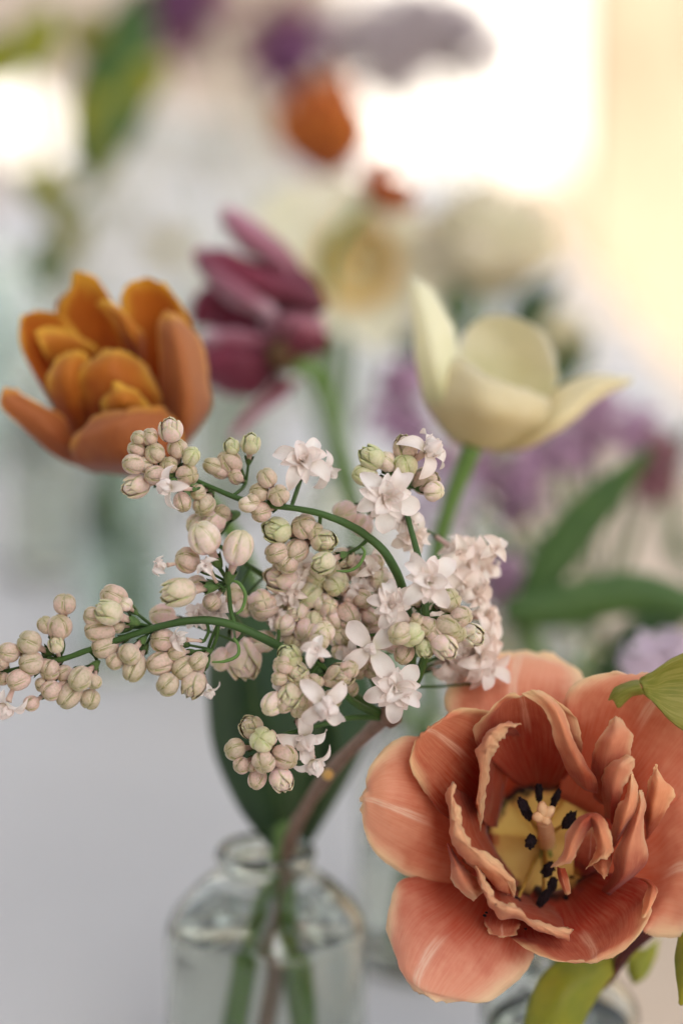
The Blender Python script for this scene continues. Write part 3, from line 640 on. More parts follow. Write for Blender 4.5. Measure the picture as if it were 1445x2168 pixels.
E = dict(conv=ce); ES = dict(conv=ce, side=True, amp=.0011, ragged=.0008, nu=26, nv=64, freq=9)
Einn = dict(conv=ce, amp=.0012, ragged=.0007, nu=26, nv=40, freq=7)
big = [
 ('peach_out', [[(720, 640, 28), (790, 640, 28), (860, 640, 28)], [(520, 420, 20), (720, 400, 24), (900, 400, 20)], [(405, 300, 24), (700, 220, 27), (1010, 250, 25)], [(450, 160, 32), (720, 110, 34), (1000, 160, 34)], [(600, 80, 38), (740, 55, 40), (880, 65, 40)]], dict(label='top petal, pinkish red, leaning back')),
 ('peach_out', [[(900, 700, 26), (1000, 750, 28), (1100, 800, 26)], [(930, 400, 14), (1150, 560, 18), (1300, 800, 14)], [(928, 260, 12), (1270, 350, 10), (1500, 620, 12)], [(1000, 185, 12), (1330, 250, 6), (1600, 480, 12)], [(1130, 152, 10), (1330, 190, 7), (1560, 330, 10)], [(1230, 165, 10), (1310, 170, 9), (1400, 220, 10)]], {}),
 ('peach_out', [[(1050, 950, 26), (1080, 1000, 28), (1100, 1050, 28)], [(1270, 760, 18), (1300, 1060, 18), (1250, 1250, 14)], [(1410, 540, 15), (1440, 1000, 10), (1300, 1300, 12)], [(1600, 540, 12), (1600, 1050, 4), (1430, 1300, 10)], [(1700, 850, 8), (1700, 1000, 6), (1600, 1200, 8)]], {}),
 ('peach_out', [[(520, 980, 26), (600, 1000, 28), (700, 1050, 26)], [(320, 1040, 16), (500, 1200, 10), (780, 1300, 14)], [(205, 1070, 12), (370, 1330, 1), (795, 1400, 12)], [(165, 1180, 8), (300, 1440, -3), (700, 1525, 8)], [(165, 1340, 6), (280, 1520, -4), (580, 1592, 5)], [(235, 1500, 2), (320, 1565, -2), (430, 1597, 2)]], dict(label='lower left petal, pink with a dark bruise')),
 ('peach_out', [[(560, 760, 26), (580, 820, 27), (590, 900, 26)], [(420, 480, 14), (450, 850, 16), (480, 1080, 18)], [(250, 430, 10), (300, 790, 6), (300, 1065, 15)], [(130, 490, 8), (160, 735, 3), (150, 985, 12)], [(66, 610, 8), (70, 705, 5), (62, 870, 10)], [(44, 680, 8), (40, 712, 8), (44, 770, 9)]], dict(label='left petal with a pale central stripe')),
 ('peach', [[(600, 820, 24), (640, 780, 26), (660, 700, 26)], [(420, 790, 10), (560, 600, 16), (700, 450, 16)], [(330, 690, 4), (470, 500, 7), (640, 340, 10)], [(255, 570, 2), (370, 420, 3), (540, 308, 5)], [(262, 480, 2), (330, 400, 1), (440, 318, 4)], [(300, 430, 2), (340, 397, 2), (375, 380, 3)]], {}),
 ('peach', [[(800, 1080, 26), (900, 1100, 28), (1050, 1020, 26)], [(700, 1280, 10), (960, 1240, 14), (1240, 1048, 12)], [(708, 1320, 4), (1010, 1300, 9), (1325, 1090, 5)], [(780, 1380, 0), (1050, 1360, 2), (1312, 1180, 0)], [(900, 1415, -3), (1060, 1400, -3), (1275, 1270, -3)], [(1000, 1420, -3), (1060, 1422, -4), (1150, 1385, -3)]], dict(label='bottom petal with pale veins')),
 ('peach_lip', [[(1245, 1050, 6), (1275, 1052, 4), (1300, 1060, 3)], [(1290, 1080, 2), (1310, 1090, -1), (1326, 1100, -1)], [(1272, 1130, 1), (1300, 1140, -3), (1322, 1140, -2)], [(1266, 1180, 0), (1285, 1190, -3), (1302, 1180, -3)], [(1262, 1225, -2), (1270, 1225, -3), (1280, 1220, -3)]], {}),
 # inner petals
 ('peach', [[(480, 640, 30), (560, 640, 30), (660, 640, 30)], [(300, 470, 12), (530, 430, 20), (800, 480, 14)], [(185, 340, 4), (500, 240, 12), (835, 380, 6)], [(215, 220, -1), (480, 130, 5), (815, 250, 3)], [(290, 130, -3), (470, 75, -1), (740, 140, 0)], [(420, 65, -4), (480, 45, -4), (600, 50, -3)]], E),
 ('peach_lip', [[(800, 600, 4), (860, 640, 0), (925, 658, 6)], [(745, 520, -4), (830, 520, -9), (920, 580, -2)], [(690, 400, -7), (770, 390, -12), (850, 450, -4)], [(655, 270, -8), (720, 250, -13), (790, 350, -4)], [(628, 190, -8), (680, 150, -11), (760, 260, -4)], [(560, 110, -6), (620, 80, -8), (700, 130, -4)], [(470, 52, -4), (530, 30, -5), (600, 45, -4)]], Einn),
 ('peach_lip', [[(220, 890, 8), (212, 820, 6), (200, 765, 8), (260, 850, 18), (380, 880, 30)], [(235, 660, 2), (213, 680, 0), (190, 715, 3), (280, 700, 16), (400, 760, 29)], [(265, 510, -4), (235, 500, -7), (215, 560, -2), (290, 520, 14), (420, 650, 27)], [(303, 410, -7), (250, 400, -11), (193, 420, -4), (300, 420, 12), (440, 600, 26)], [(315, 345, -8), (265, 315, -12), (215, 350, -4), (330, 330, 12), (480, 560, 26)], [(380, 280, -8), (330, 262, -11), (290, 275, -4), (390, 300, 12), (500, 550, 26)], [(465, 236, -7), (430, 232, -8), (390, 232, -4), (450, 290, 12), (520, 540, 26)]], ES),
 ('peach_lip', [[(52, 583, -4), (48, 592, -5), (42, 600, -3), (90, 640, 8), (330, 760, 26)], [(68, 700, -5), (40, 680, -8), (15, 665, -3), (110, 720, 8), (340, 800, 26)], [(92, 800, -6), (60, 800, -10), (33, 800, -3), (150, 820, 9), (350, 850, 27)], [(118, 893, -8), (80, 920, -12), (50, 950, -4), (170, 900, 9), (360, 920, 28)], [(205, 985, -8), (160, 1000, -11), (115, 1040, -4), (230, 1000, 10), (380, 980, 28)], [(310, 1060, -6), (270, 1100, -9), (225, 1135, -3), (310, 1090, 12), (410, 1050, 29)], [(405, 1160, -3), (365, 1180, -6), (320, 1220, 0), (400, 1200, 12), (450, 1120, 29)], [(415, 1262, 2), (400, 1264, 2), (380, 1262, 4), (430, 1240, 14), (470, 1150, 30)]], ES),
 ('peach_lip', [[(118, 1043, 2), (118, 1052, 0), (118, 1062, 2), (180, 1070, 10), (300, 1110, 24)], [(203, 1095, -4), (196, 1115, -7), (200, 1145, -2), (260, 1140, 10), (350, 1160, 27)], [(243, 1190, -6), (238, 1220, -10), (248, 1260, -4), (330, 1210, 12), (420, 1190, 28)], [(300, 1262, -7), (280, 1300, -11), (290, 1345, -4), (370, 1260, 11), (450, 1200, 28)], [(362, 1322, -8), (340, 1360, -12), (335, 1408, -4), (420, 1310, 10), (480, 1210, 28)], [(410, 1330, -8), (430, 1375, -11), (450, 1420, -3), (470, 1330, 10), (520, 1220, 29)], [(500, 1390, -6), (530, 1440, -9), (560, 1485, -2), (540, 1350, 12), (560, 1230, 29)], [(620, 1450, -4), (650, 1495, -6), (680, 1528, 0), (620, 1380, 14), (600, 1230, 29)], [(772, 1492, 0), (762, 1515, -1), (745, 1542, 2), (720, 1430, 14), (650, 1230, 30)]], ES),
 ('peach_lip', [[(16, 962, -1), (20, 960, -2), (28, 965, 0)], [(38, 1080, 0), (60, 1050, -4), (85, 1060, 4)], [(36, 1165, -2), (90, 1130, -7), (160, 1140, 4)], [(95, 1250, -1), (140, 1210, -5), (225, 1200, 5)], [(180, 1302, 1), (205, 1285, -2), (235, 1255, 3)]], Einn),
 ('peach', [[(300, 1300, 14), (400, 1300, 14), (480, 1330, 14)], [(242, 1420, 6), (350, 1440, 4), (460, 1440, 6)], [(265, 1490, 5), (350, 1510, 3), (450, 1480, 6)], [(300, 1518, 5), (350, 1526, 4), (430, 1510, 6)]], E),
 ('peach_lip', [[(900, 680, 18), (950, 720, 14), (1000, 740, 14)], [(888, 490, 2), (980, 520, -3), (1100, 500, 2)], [(920, 350, -4), (1010, 370, -10), (1125, 395, -3)], [(985, 255, -6), (1055, 265, -10), (1138, 305, -5)], [(1028, 196, -7), (1045, 190, -7), (1075, 208, -7)]], Einn),
 ('peach_lip', [[(970, 800, 12), (1000, 820, 6), (1020, 860, 8)], [(953, 620, 2), (1010, 660, -6), (1060, 720, -2)], [(955, 520, -2), (1030, 560, -10), (1082, 620, -6)], [(1000, 470, -5), (1070, 490, -12), (1125, 545, -7)], [(1100, 424, -8), (1135, 435, -10), (1156, 465, -8)]], Einn),
 ('peach_lip', [[(1012, 960, 10), (1022, 975, 6), (1032, 985, 8)], [(1015, 870, 2), (1060, 890, -6), (1120, 835, 0)], [(1045, 740, -4), (1100, 780, -10), (1172, 740, -3)], [(1092, 675, -5), (1130, 660, -9), (1172, 630, -4)], [(1118, 560, -3), (1130, 528, -5), (1142, 545, -3)]], Einn),
 ('peach_lip', [[(950, 1250, 18), (975, 1262, 12), (1000, 1275, 12)], [(1026, 1130, 6), (1080, 1170, -4), (1190, 1115, 4)], [(1030, 1010, 0), (1110, 1030, -8), (1230, 1005, 0)], [(1105, 860, -2), (1150, 880, -8), (1205, 870, 0)], [(1163, 735, -4), (1190, 745, -6), (1218, 720, 0)], [(1175, 640, -4), (1187, 636, -4), (1205, 655, -3)]], Einn),
 ('peach_lip', [[(1218, 940, 14), (1223, 930, 13), (1228, 935, 13)], [(1215, 760, 6), (1250, 800, 2), (1310, 820, 6)], [(1230, 620, 3), (1290, 660, -1), (1380, 700, 4)], [(1262, 520, 2), (1300, 580, 0), (1392, 630, 3)], [(1278, 482, 2), (1286, 490, 2), (1310, 600, 2)]], Einn),
 ('peach', [[(780, 1150, 30), (850, 1190, 30), (930, 1150, 30)], [(790, 1010, 12), (880, 1020, 9), (960, 1020, 9)], [(860, 850, -6), (890, 860, -7), (930, 860, -7)]], E),
 ('peach_lip', [[(870, 776, -10), (888, 800, -12), (893, 858, -8)], [(800, 812, -10), (830, 850, -15), (855, 905, -8)], [(735, 900, -8), (780, 950, -14), (806, 1000, -6)], [(708, 1030, -6), (740, 1055, -12), (772, 1072, -5)], [(642, 1105, -4), (665, 1100, -8), (690, 1088, -3)]], Einn),
 ('peach_lip', [[(868, 776, -10), (885, 800, -12), (890, 855, -8)], [(945, 790, -10), (925, 840, -14), (905, 885, -6)], [(1000, 880, -8), (950, 930, -12), (915, 980, -2)], [(1023, 980, -6), (965, 1010, -9), (885, 1060, 0)], [(1010, 1035, -4), (930, 1070, -6), (850, 1120, 4)]], Einn),
 ('peach_lip', [[(905, 1055, 6), (950, 1040, 2), (1018, 1020, 4)], [(900, 1100, 4), (960, 1125, 0), (1008, 1090, 4)], [(958, 1160, 2), (970, 1172, 2), (982, 1150, 2)]], Einn),
 ('peach', [[(682, 1100, 0), (700, 1110, -2), (730, 1110, 0)], [(690, 1180, 4), (720, 1190, 2), (755, 1190, 4)], [(730, 1265, 8), (745, 1275, 8), (765, 1262, 8)]], E),
]
shaped(tul, big, c3, .600, nu=22, nv=34, amp=.0009)
# broad inner petals forming the cup round the yellow heart
for k in range(6):
    a0 = 2*math.pi*k/6+.4; rows = []
    for rr in (30, 130, 230, 330, 430):
        row = []
        for s in (-1, -.5, 0, .5, 1):
            a = a0+s*.68; q = 34*(1-(rr/640)**3)-1+(1.2 if k % 2 else 0)+.8*abs(s)*(1 if k % 2 else -1)
            row.append((600+rr*.98*math.cos(a), 930+rr*1.0*math.sin(a)-rr*.05, q))
        rows.append(row)
    wr = [[P(*ce(x, y), .600+d*mm) for x, y, d in r] for r in rows]
    link('petal', petal_mesh('petal', wr, core, 20, 22, .0004, 5, .0002, False, k*2.2+50), M['peach_core'], tul, 'inner petal with a yellow base and dark blotch')
ANT = [(487, 752, 34, 74, .45, 10), (572, 655, 26, 60, .05, 12), (672, 690, 25, 62, -.35, 12), (757, 818, 38, 56, -.5, 10), (523, 952, 38, 40, 0, 8), (628, 1118, 40, 50, -.5, 14), (652, 1212, 34, 48, -.2, 14), (602, 1290, 36, 62, -.45, 14), (437, 1322, 32, 40, .3, 14)]
for x, y, rx, ry, tl, d in ANT:
    c = P(*ce(x, y), .600+d*mm); s = .6/FPX/2.861
    st = link('stamen', tube_mesh('stamen', [P(*ce(600+(x-600)*.25, 940+(y-940)*.25), .632), P(*ce(600+(x-600)*.7, 940+(y-940)*.7), .600+(d+8)*mm), c+FW*.001], [.0006, .0005, .0004], core, 8, 14), M['filament'], tul)
    z = V3(-math.sin(tl), math.cos(tl), .25); o = sphere_like('anther', c, 1, core, M['anther'], tul, z, (rx*s, rx*s*.8, ry*s*1.05), 18, lump=.32)
    o.parent = st
for x, y, d, r in ((515, 1342, 20, 14), (245, 1398, 2, 9), (255, 1380, 2, 7), (490, 1478, 3, 8), (560, 1335, 20, 12), (735, 1290, 22, 15), (770, 1165, 24, 12)):
    sphere_like('pollen_crumb', P(*ce(x, y), .6+d*mm), r*.6/FPX/2.861, core, M['anther'], tul, sc=(1, 1.4, .8), n=6, lump=.5)
pi_ = link('pistil', tube_mesh('pistil', [P(*ce(620, 960), .630), P(*ce(615, 900), .618), P(*ce(602, 820), .607)], [.0022, .0023, .0019], core, 14, 18, bumpy=.15), M['pistil'], tul)
for dx, dy, ww in ((-60, 0, 1), (-15, -85, 1), (55, -55, .9), (25, 40, .8)):
    link('stigma_lobe', tube_mesh('stigma_lobe', [P(*ce(602, 810), .6065), P(*ce(602+dx*.6, 800+dy*.6), .6045), P(*ce(602+dx, 800+dy), .6055)], [.0016, .0015*ww, .0009*ww], core, 10, 14, bumpy=.25), M['pistil'], pi_)
link('stem', tube_mesh('stem', [core+FW*.000, P(1165, 1900, .655), P(1185, 2062, .681), Vector((B2.x-.004, B2.y, TOP+.01))], [.0035, .003, .0027, .0027], core, 12, 30), M['stem_pale'], tul)

# burnt orange tulip
to = thing('orange_tulip', 'burnt orange double tulip with yellow petal margins on the left', 'flower', P(*c4(620, 880), .672))
og = [('orange', [[(420, 800, 22), (480, 810, 24), (560, 800, 22)], [(330, 520, 16), (450, 520, 20), (560, 480, 16)], [(252, 250, 8), (400, 300, 14), (520, 320, 12)], [(300, 130, 4), (390, 180, 8), (505, 240, 6)], [(308, 75, 2), (340, 66, 2), (420, 100, 2)]]),
 ('orange_back', [[(300, 520, 20), (340, 520, 20), (380, 520, 20)], [(236, 250, 16), (290, 260, 16), (340, 300, 16)], [(262, 175, 13), (285, 162, 13), (325, 175, 13)]]),
 ('orange', [[(540, 800, 24), (600, 800, 24), (680, 800, 22)], [(560, 460, 14), (650, 450, 20), (800, 500, 16)], [(515, 250, 4), (650, 260, 12), (815, 310, 10)], [(520, 160, 0), (630, 155, 6), (775, 215, 5)], [(565, 108, 0), (620, 98, 1), (700, 122, 1)]]),
 ('orange', [[(565, 440, 6), (600, 452, 2), (612, 425, 4)], [(505, 340, 2), (560, 350, -5), (612, 340, 0)], [(455, 245, 0), (510, 250, -6), (570, 285, -2)], [(410, 205, 0), (432, 190, -2), (480, 192, 0)]]),
 ('orange', [[(330, 820, 18), (380, 820, 18), (420, 800, 18)], [(180, 560, 5), (260, 560, 11), (345, 560, 14)], [(97, 400, -2), (190, 400, 7), (335, 420, 14)], [(78, 310, -4), (150, 305, 3), (335, 345, 12)], [(98, 262, -4), (165, 248, 0), (290, 280, 8)], [(140, 240, -2), (180, 235, 0), (235, 242, 3)]]),
 ('orange', [[(240, 490, 7), (300, 480, 7), (400, 440, 9)], [(180, 405, 0), (260, 370, 2), (415, 395, 7)], [(150, 322, -2), (200, 306, 0), (290, 315, 3)]]),
 ('orange', [[(300, 840, 8), (360, 850, 8), (430, 830, 8)], [(232, 650, -4), (310, 650, -9), (400, 650, 0)], [(200, 530, -8), (290, 525, -14), (392, 545, -4)], [(228, 458, -9), (300, 435, -12), (384, 455, -5)], [(285, 412, -8), (320, 403, -9), (365, 414, -6)]]),
 ('orange', [[(420, 880, 8), (500, 880, 8), (600, 860, 8)], [(360, 670, -4), (500, 660, -9), (695, 680, 0)], [(320, 530, -10), (480, 525, -15), (672, 560, -4)], [(368, 455, -10), (480, 435, -14), (620, 468, -4)], [(440, 405, -9), (490, 399, -10), (545, 412, -8)]]),
 ('orange', [[(450, 780, -4), (520, 780, -6), (620, 760, -4)], [(428, 640, -12), (520, 630, -18), (638, 640, -10)], [(458, 565, -12), (502, 541, -15), (585, 575, -12)]]),
 ('orange_back', [[(600, 930, 6), (660, 925, 0), (720, 900, 6)], [(690, 700, -2), (790, 720, -12), (880, 690, 6)], [(676, 480, -4), (780, 480, -15), (893, 530, 6)], [(675, 330, -6), (750, 330, -14), (850, 350, 4)], [(688, 252, -5), (718, 238, -6), (775, 258, 0)]]),
 ('orange_back', [[(380, 920, 6), (430, 925, 4), (480, 915, 6)], [(215, 840, -6), (270, 790, -10), (330, 790, -2)], [(70, 715, -10), (150, 680, -12), (275, 690, -6)], [(8, 650, -12), (50, 615, -12), (155, 625, -8)], [(0, 605, -12), (20, 563, -12), (65, 568, -10)]]),
 ('orange_back', [[(480, 930, 4), (560, 940, 2), (640, 935, 4)], [(330, 890, -10), (540, 880, -20), (770, 870, -6)], [(298, 820, -15), (500, 780, -26), (775, 770, -12)], [(330, 745, -17), (520, 700, -26), (745, 695, -12)], [(410, 682, -16), (560, 650, -20), (700, 648, -12)]], dict(label='front petal, duller brick orange'))]
shaped(to, og, c4, .668, nu=16, nv=24, seed0=20, amp=.0007)
ob = org(to)
link('stem', tube_mesh('stem', [ob, P(385, 1020, .682), P(455, 1085, .70), P(520, 1190, .712), P(560, 1400, .716), P(590, 1700, .705), P(600, 1800, .694), Vector((B1.x+.010, B1.y-.004, TOP+.008))], [.004, .0032, .003, .0028, .0028, .0028, .0028, .0028], ob, 12, 50), M['stem_pale'], to)

# cream lily-shaped tulip
tc_ = thing('cream_tulip', 'cream lily-flowered tulip with flared pointed petals in the middle right', 'flower', P(1000, 945, .69))
cg = [('cream', [[(990, 930, 8), (1040, 930, 10), (1100, 920, 8)], [(975, 800, 10), (1060, 800, 20), (1172, 830, 10)], [(968, 740, 10), (1065, 735, 22), (1180, 775, 10)], [(995, 688, 10), (1060, 684, 16), (1155, 712, 10)], [(1030, 670, 9), (1062, 666, 10), (1100, 674, 9)]]),
 ('cream', [[(955, 930, 8), (985, 942, 6), (1010, 946, 8)], [(906, 865, -2), (945, 865, -10), (1005, 880, 0)], [(882, 775, -4), (925, 775, -12), (978, 790, 0)], [(872, 685, 0), (908, 685, -6), (958, 690, 4)], [(866, 615, 6), (885, 612, 3), (918, 620, 8)], [(866, 588, 8), (872, 585, 8), (882, 590, 8)]]),
 ('cream_w', [[(1010, 948, 8), (1060, 957, 2), (1110, 930, 8)], [(1095, 952, 2), (1150, 912, -6), (1155, 850, 8)], [(1185, 915, 0), (1210, 862, -4), (1195, 812, 8)], [(1255, 850, 2), (1262, 818, -1), (1250, 792, 8)], [(1330, 808, 5), (1340, 801, 4), (1330, 795, 6)]]),
 ('cream_w', [[(960, 938, 2), (1020, 952, 0), (1095, 945, 2)], [(908, 862, -6), (1030, 880, -22), (1155, 898, -4)], [(925, 795, -6), (1030, 815, -22), (1165, 852, -4)], [(962, 757, -4), (1020, 795, -17), (1130, 830, -8)], [(985, 764, -4), (1040, 802, -13), (1090, 822, -9)]], dict(label='front petal folded down at its tip'))]
shaped(tc_, cg, ident, .690, nu=16, nv=24, seed0=40, amp=.0007)
b_ = org(tc_); link('stem', tube_mesh('stem', [b_, P(955, 1060, .70), P(922, 1180, .715), P(900, 1350, .75), Vector((B3.x, B3.y, TOP+.085)), Vector((B3.x-.008, B3.y, TOP+.006))], [.0032, .0026, .0026, .0026, .0026, .0026], b_, 12, 40), M['stem_pale'], tc_)

# plum tulip
tp = thing('plum_tulip', 'drooping plum purple parrot tulip with dusty pink petal margins', 'flower', P(645, 775, .76))
pg = [('plum', [[(660, 720, 14), (620, 740, 14), (590, 760, 14)], [(640, 640, 12), (570, 690, 8), (540, 760, 14)], [(560, 610, 12), (500, 650, 10), (470, 720, 14)], [(490, 620, 14), (455, 660, 12), (450, 690, 14)]]),
 ('plum', [[(560, 655, 14), (545, 670, 12), (530, 700, 14)], [(470, 600, 14), (450, 645, 10), (455, 695, 14)], [(415, 620, 14), (402, 655, 12), (405, 690, 14)]]),
 ('plum_pale', [[(655, 605, 8), (640, 622, 0), (605, 600, 8)], [(618, 532, 6), (590, 560, -6), (562, 562, 6)], [(562, 480, 6), (530, 510, -6), (503, 522, 6)], [(510, 450, 6), (490, 470, -2), (474, 485, 6)], [(480, 437, 5), (471, 440, 3), (466, 450, 5)]]),
 ('plum', [[(692, 640, 0), (690, 655, -4), (665, 668, 0)], [(650, 575, 0), (610, 620, -12), (590, 655, -2)], [(560, 555, 0), (525, 590, -12), (540, 640, -4)], [(480, 525, 0), (462, 560, -8), (475, 605, -2)], [(418, 525, 0), (409, 538, -2), (415, 562, 0)]]),
 ('plum_pale', [[(425, 540, -3), (418, 550, -4), (412, 562, -3)], [(470, 560, -5), (450, 580, -12), (440, 600, -4)], [(530, 600, -8), (515, 625, -16), (480, 640, -6)], [(590, 650, -6), (580, 668, -12), (545, 668, -6)]]),
 ('plum', [[(610, 735, 4), (602, 760, 0), (592, 795, 4)], [(520, 705, 0), (505, 760, -12), (535, 845, 0)], [(445, 705, 0), (432, 770, -8), (465, 835, 0)], [(402, 735, 2), (400, 770, 0), (410, 805, 2)]]),
 ('plum_pale', [[(600, 720, 2), (592, 735, 0), (585, 740, 2)], [(520, 700, -6), (515, 718, -9), (515, 735, -6)], [(440, 695, -4), (435, 712, -8), (440, 735, -4)]]),
 ('plum_pale', [[(690, 745, 2), (650, 760, -2), (610, 755, 2)], [(692, 700, 0), (635, 690, -14), (570, 715, 0)], [(670, 665, 2), (610, 668, -9), (550, 690, 2)], [(620, 655, 4), (590, 660, 0), (560, 668, 4)]]),
 ('plum', [[(640, 770, -2), (660, 745, -6), (690, 745, -2)], [(600, 755, -6), (640, 715, -14), (692, 712, -6)], [(600, 735, -6), (620, 708, -10), (640, 700, -6)]]),
 ('plum_pale', [[(645, 795, 0), (620, 805, -6), (590, 795, 0)], [(610, 835, 0), (585, 845, -6), (560, 832, 0)], [(550, 882, 0), (530, 890, -3), (512, 880, 0)], [(505, 925, 0), (493, 932, 0), (485, 922, 0)]])]
shaped(tp, pg, ident, .760, nu=18, nv=26, seed0=60, amp=.0022, ragged=.0014)
b_ = org(tp); sphere_like('receptacle', P(602, 752, .757), .0062, b_, M['olive'], tp, V3(-.5, .2, .8), (1, .8, 1.2), 12, .15)
link('stem', tube_mesh('stem', [P(622, 765, .756), P(672, 800, .765), P(705, 900, .775), P(745, 1050, .79), P(790, 1300, .83), Vector((B3.x-.004, B3.y+.002, TOP+.08)), Vector((B3.x+.006, B3.y+.002, TOP+.008))], [.003, .0028, .0028, .0028, .0028, .0028, .0028], b_, 12, 50), M['stem_pale'], tp)

# ------------------------------------------------------------------ leaves with shaped outlines
def leaf(name, rows, D0, mat, t, nu=12, nv=26, conv=ident, amp=.0006, label=None, seed=0, nm='leaf'):
    wr = [[P(*conv(x, y), D0+d*mm) for x, y, d in r] for r in rows]
    o = link(nm, petal_mesh(nm, wr, org(t), nu, nv, amp, 3, .0001, False, seed), M[mat], t, label); s_ = o.modifiers.new('thick', 'SOLIDIFY'); s_.thickness = .0004; s_.offset = 0; return o
tl = thing('leafy_plant', 'broad dark green leaves standing in the front bottle behind the lilac', 'plant', (B1.x, B1.y+.004, TOP+.02))
leaf('a', [[(575, 1800, 0), (592, 1805, -2), (606, 1800, 0)], [(505, 1710, 4), (585, 1700, -6), (650, 1700, 4)], [(455, 1590, 8), (550, 1580, -8), (680, 1570, 6)], [(440, 1480, 10), (530, 1440, -6), (670, 1440, 10)], [(448, 1370, 12), (515, 1330, 0), (620, 1340, 12)], [(480, 1250, 14), (515, 1220, 8), (555, 1270, 14)], [(500, 1170, 16), (515, 1150, 14), (530, 1180, 16)]], .698, 'leaf_dark', tl, seed=3)
leaf('b', [[(600, 1810, 4), (620, 1815, 2), (640, 1810, 4)], [(620, 1710, 6), (665, 1730, -4), (720, 1680, 6)], [(640, 1600, 12), (710, 1620, 0), (775, 1570, 12)], [(640, 1500, 16), (710, 1500, 6), (790, 1480, 16)], [(650, 1400, 20), (710, 1390, 14), (770, 1400, 20)], [(680, 1310, 22), (710, 1300, 20), (740, 1320, 22)]], .705, 'leaf_dark', tl, seed=4)
lb = org(tl)
for q in ((.005, .003), (-.003, .005)):
    link('stem', tube_mesh('stem', [P(600, 1790, .693), Vector((B1.x+q[0], B1.y+q[1], TOP+.055)), Vector((B1.x+q[0]*2.4-.002, B1.y+q[1], TOP+.008))], [.003, .0028, .0028], lb, 10, 24), M['stem_pale'], tl)

ty = thing('leafy_twig', 'dark red twig with lime green leaves beside the coral tulip', 'plant', P(1262, 2110, .66))
leaf('c', [[(1620, 1380, 10), (1620, 1450, 9), (1620, 1520, 10)], [(1500, 1365, 3), (1500, 1450, 6), (1500, 1560, 4)], [(1420, 1395, 0), (1420, 1452, 3.5), (1440, 1542, 2)], [(1375, 1425, -1), (1385, 1457, 1.2), (1395, 1500, 1)], [(1350, 1440, -1), (1356, 1455, -1.6), (1362, 1468, 0)]], .592, 'leaf_lime', ty, nv=34, amp=.0009, seed=6, label='lime leaf reaching over the tulip')
leaf('c2', [[(1350, 1440, 1), (1356, 1455, -3), (1362, 1468, 0)], [(1322, 1446, 0), (1328, 1462, -3), (1336, 1476, 0)], [(1300, 1458, 0), (1308, 1472, -2), (1312, 1498, 0)], [(1287, 1483, 0), (1296, 1482, -1), (1306, 1494, 0)]], .591, 'leaf_lime', ty, amp=.0009, seed=7)
leaf('d', [[(1310, 2005, 10), (1320, 2015, 8), (1330, 2025, 10)], [(1240, 2010, 6), (1270, 2050, 2), (1290, 2075, 6)], [(1160, 2050, 2), (1200, 2100, -4), (1240, 2150, 2)], [(1115, 2130, 0), (1160, 2180, -4), (1200, 2220, 0)], [(1100, 2240, 0), (1120, 2250, 0), (1140, 2260, 0)]], .640, 'leaf_yel', ty, seed=8, label='yellow green lower leaf')
leaf('e', [[(1345, 2000, 8), (1360, 2010, 6), (1395, 1985, 8)], [(1325, 2040, 4), (1350, 2045, 2), (1385, 2030, 6)], [(1340, 2085, 4), (1350, 2080, 2), (1365, 2070, 4)]], .665, 'leaf_yel', ty, seed=9)
leaf('f', [[(1480, 1900, 2), (1500, 1900, 0), (1540, 1910, 2)], [(1438, 1970, 0), (1470, 1990, -4), (1520, 2000, 0)], [(1426, 2050, 0), (1450, 2070, -4), (1490, 2080, 0)], [(1436, 2125, 0), (1442, 2128, 0), (1450, 2128, 0)]], .610, 'leaf_yel', ty, seed=10)
yb = org(ty)
link('stem', tube_mesh('stem', [Vector((B2.x+.002, B2.y, TOP+.008)), P(1215, 2110, .668), P(1275, 2082, .655), P(1330, 2010, .64), P(1400, 1950, .632), P(1490, 1850, .625), P(1560, 1650, .612), P(1600, 1450, .602)], [.0018]*8, yb, 12, 60), M['redstem'], ty)

# ------------------------------------------------------------------ blurred flowers farther back
def gen_petal(name, prof, width, cup, mat): return flo_petal(name, prof, width, cup=cup, nu=11, nv=16, mat=mat)
def set_petals(t, c, z, r, me, n, tilt=0, off=0, jit=.25, part='petal', s=1):
    for k in range(n):
        p = bpy.data.objects.new(part, me); C.objects.link(p); p.parent = t
        m = Matrix.Translation(c-org(t)) @ frame(z) @ Matrix.Rotation(2*math.pi*(k+off)/n+(rnd()-.5)*jit, 4, 'Z') @ Matrix.Rotation(tilt+(rnd()-.5)*jit, 4, 'Y') @ Matrix.Scale(r*s*(.92+rnd()*.16), 4)
        p.matrix_local = m
def stem_to(t, pts, r=.0022, mat='stem_pale'):
    link('stem', tube_mesh('stem', pts, r, org(t), 8, 24), M[mat], t)
flat = lambda t: (t, .20*math.sin(t*2.6)); upc = lambda t: (.45*math.sin(t*2.4), t*1.1)
DAF_W = gen_petal('p1', flat, lambda t: wid(t, .30, .5), .12, M['white']); DAF_C = gen_petal('p2', flat, lambda t: wid(t, .34, .5), .12, M['cream'])
TUL_R = gen_petal('p3', upc, lambda t: wid(t, .34, .5), .35, M['rust']); ROSE = gen_petal('p4', lambda t: (.62*math.sin(t*2.0), .75*t), lambda t: wid(t, .46, .55), .4, M['blush'])
ROSE2 = gen_petal('p4b', lambda t: (.80*math.sin(t*1.7), .45*t), lambda t: wid(t, .46, .6), .25, M['blush'])
DARK = gen_petal('p5', upc, lambda t: wid(t, .36, .5), .3, M['dkviolet']); DARK2 = gen_petal('p6', flat, lambda t: wid(t, .34, .5), .2, M['wred'])
VIO = gen_petal('p7', flat, lambda t: wid(t, .30, .55), .15, M['violet']); GREY = gen_petal('p8', flat, lambda t: wid(t, .30, .55), .15, petal_mat('mauve_grey_petal', L(.40, .33, .36), L(.52, .45, .47), L(.62, .56, .58)))
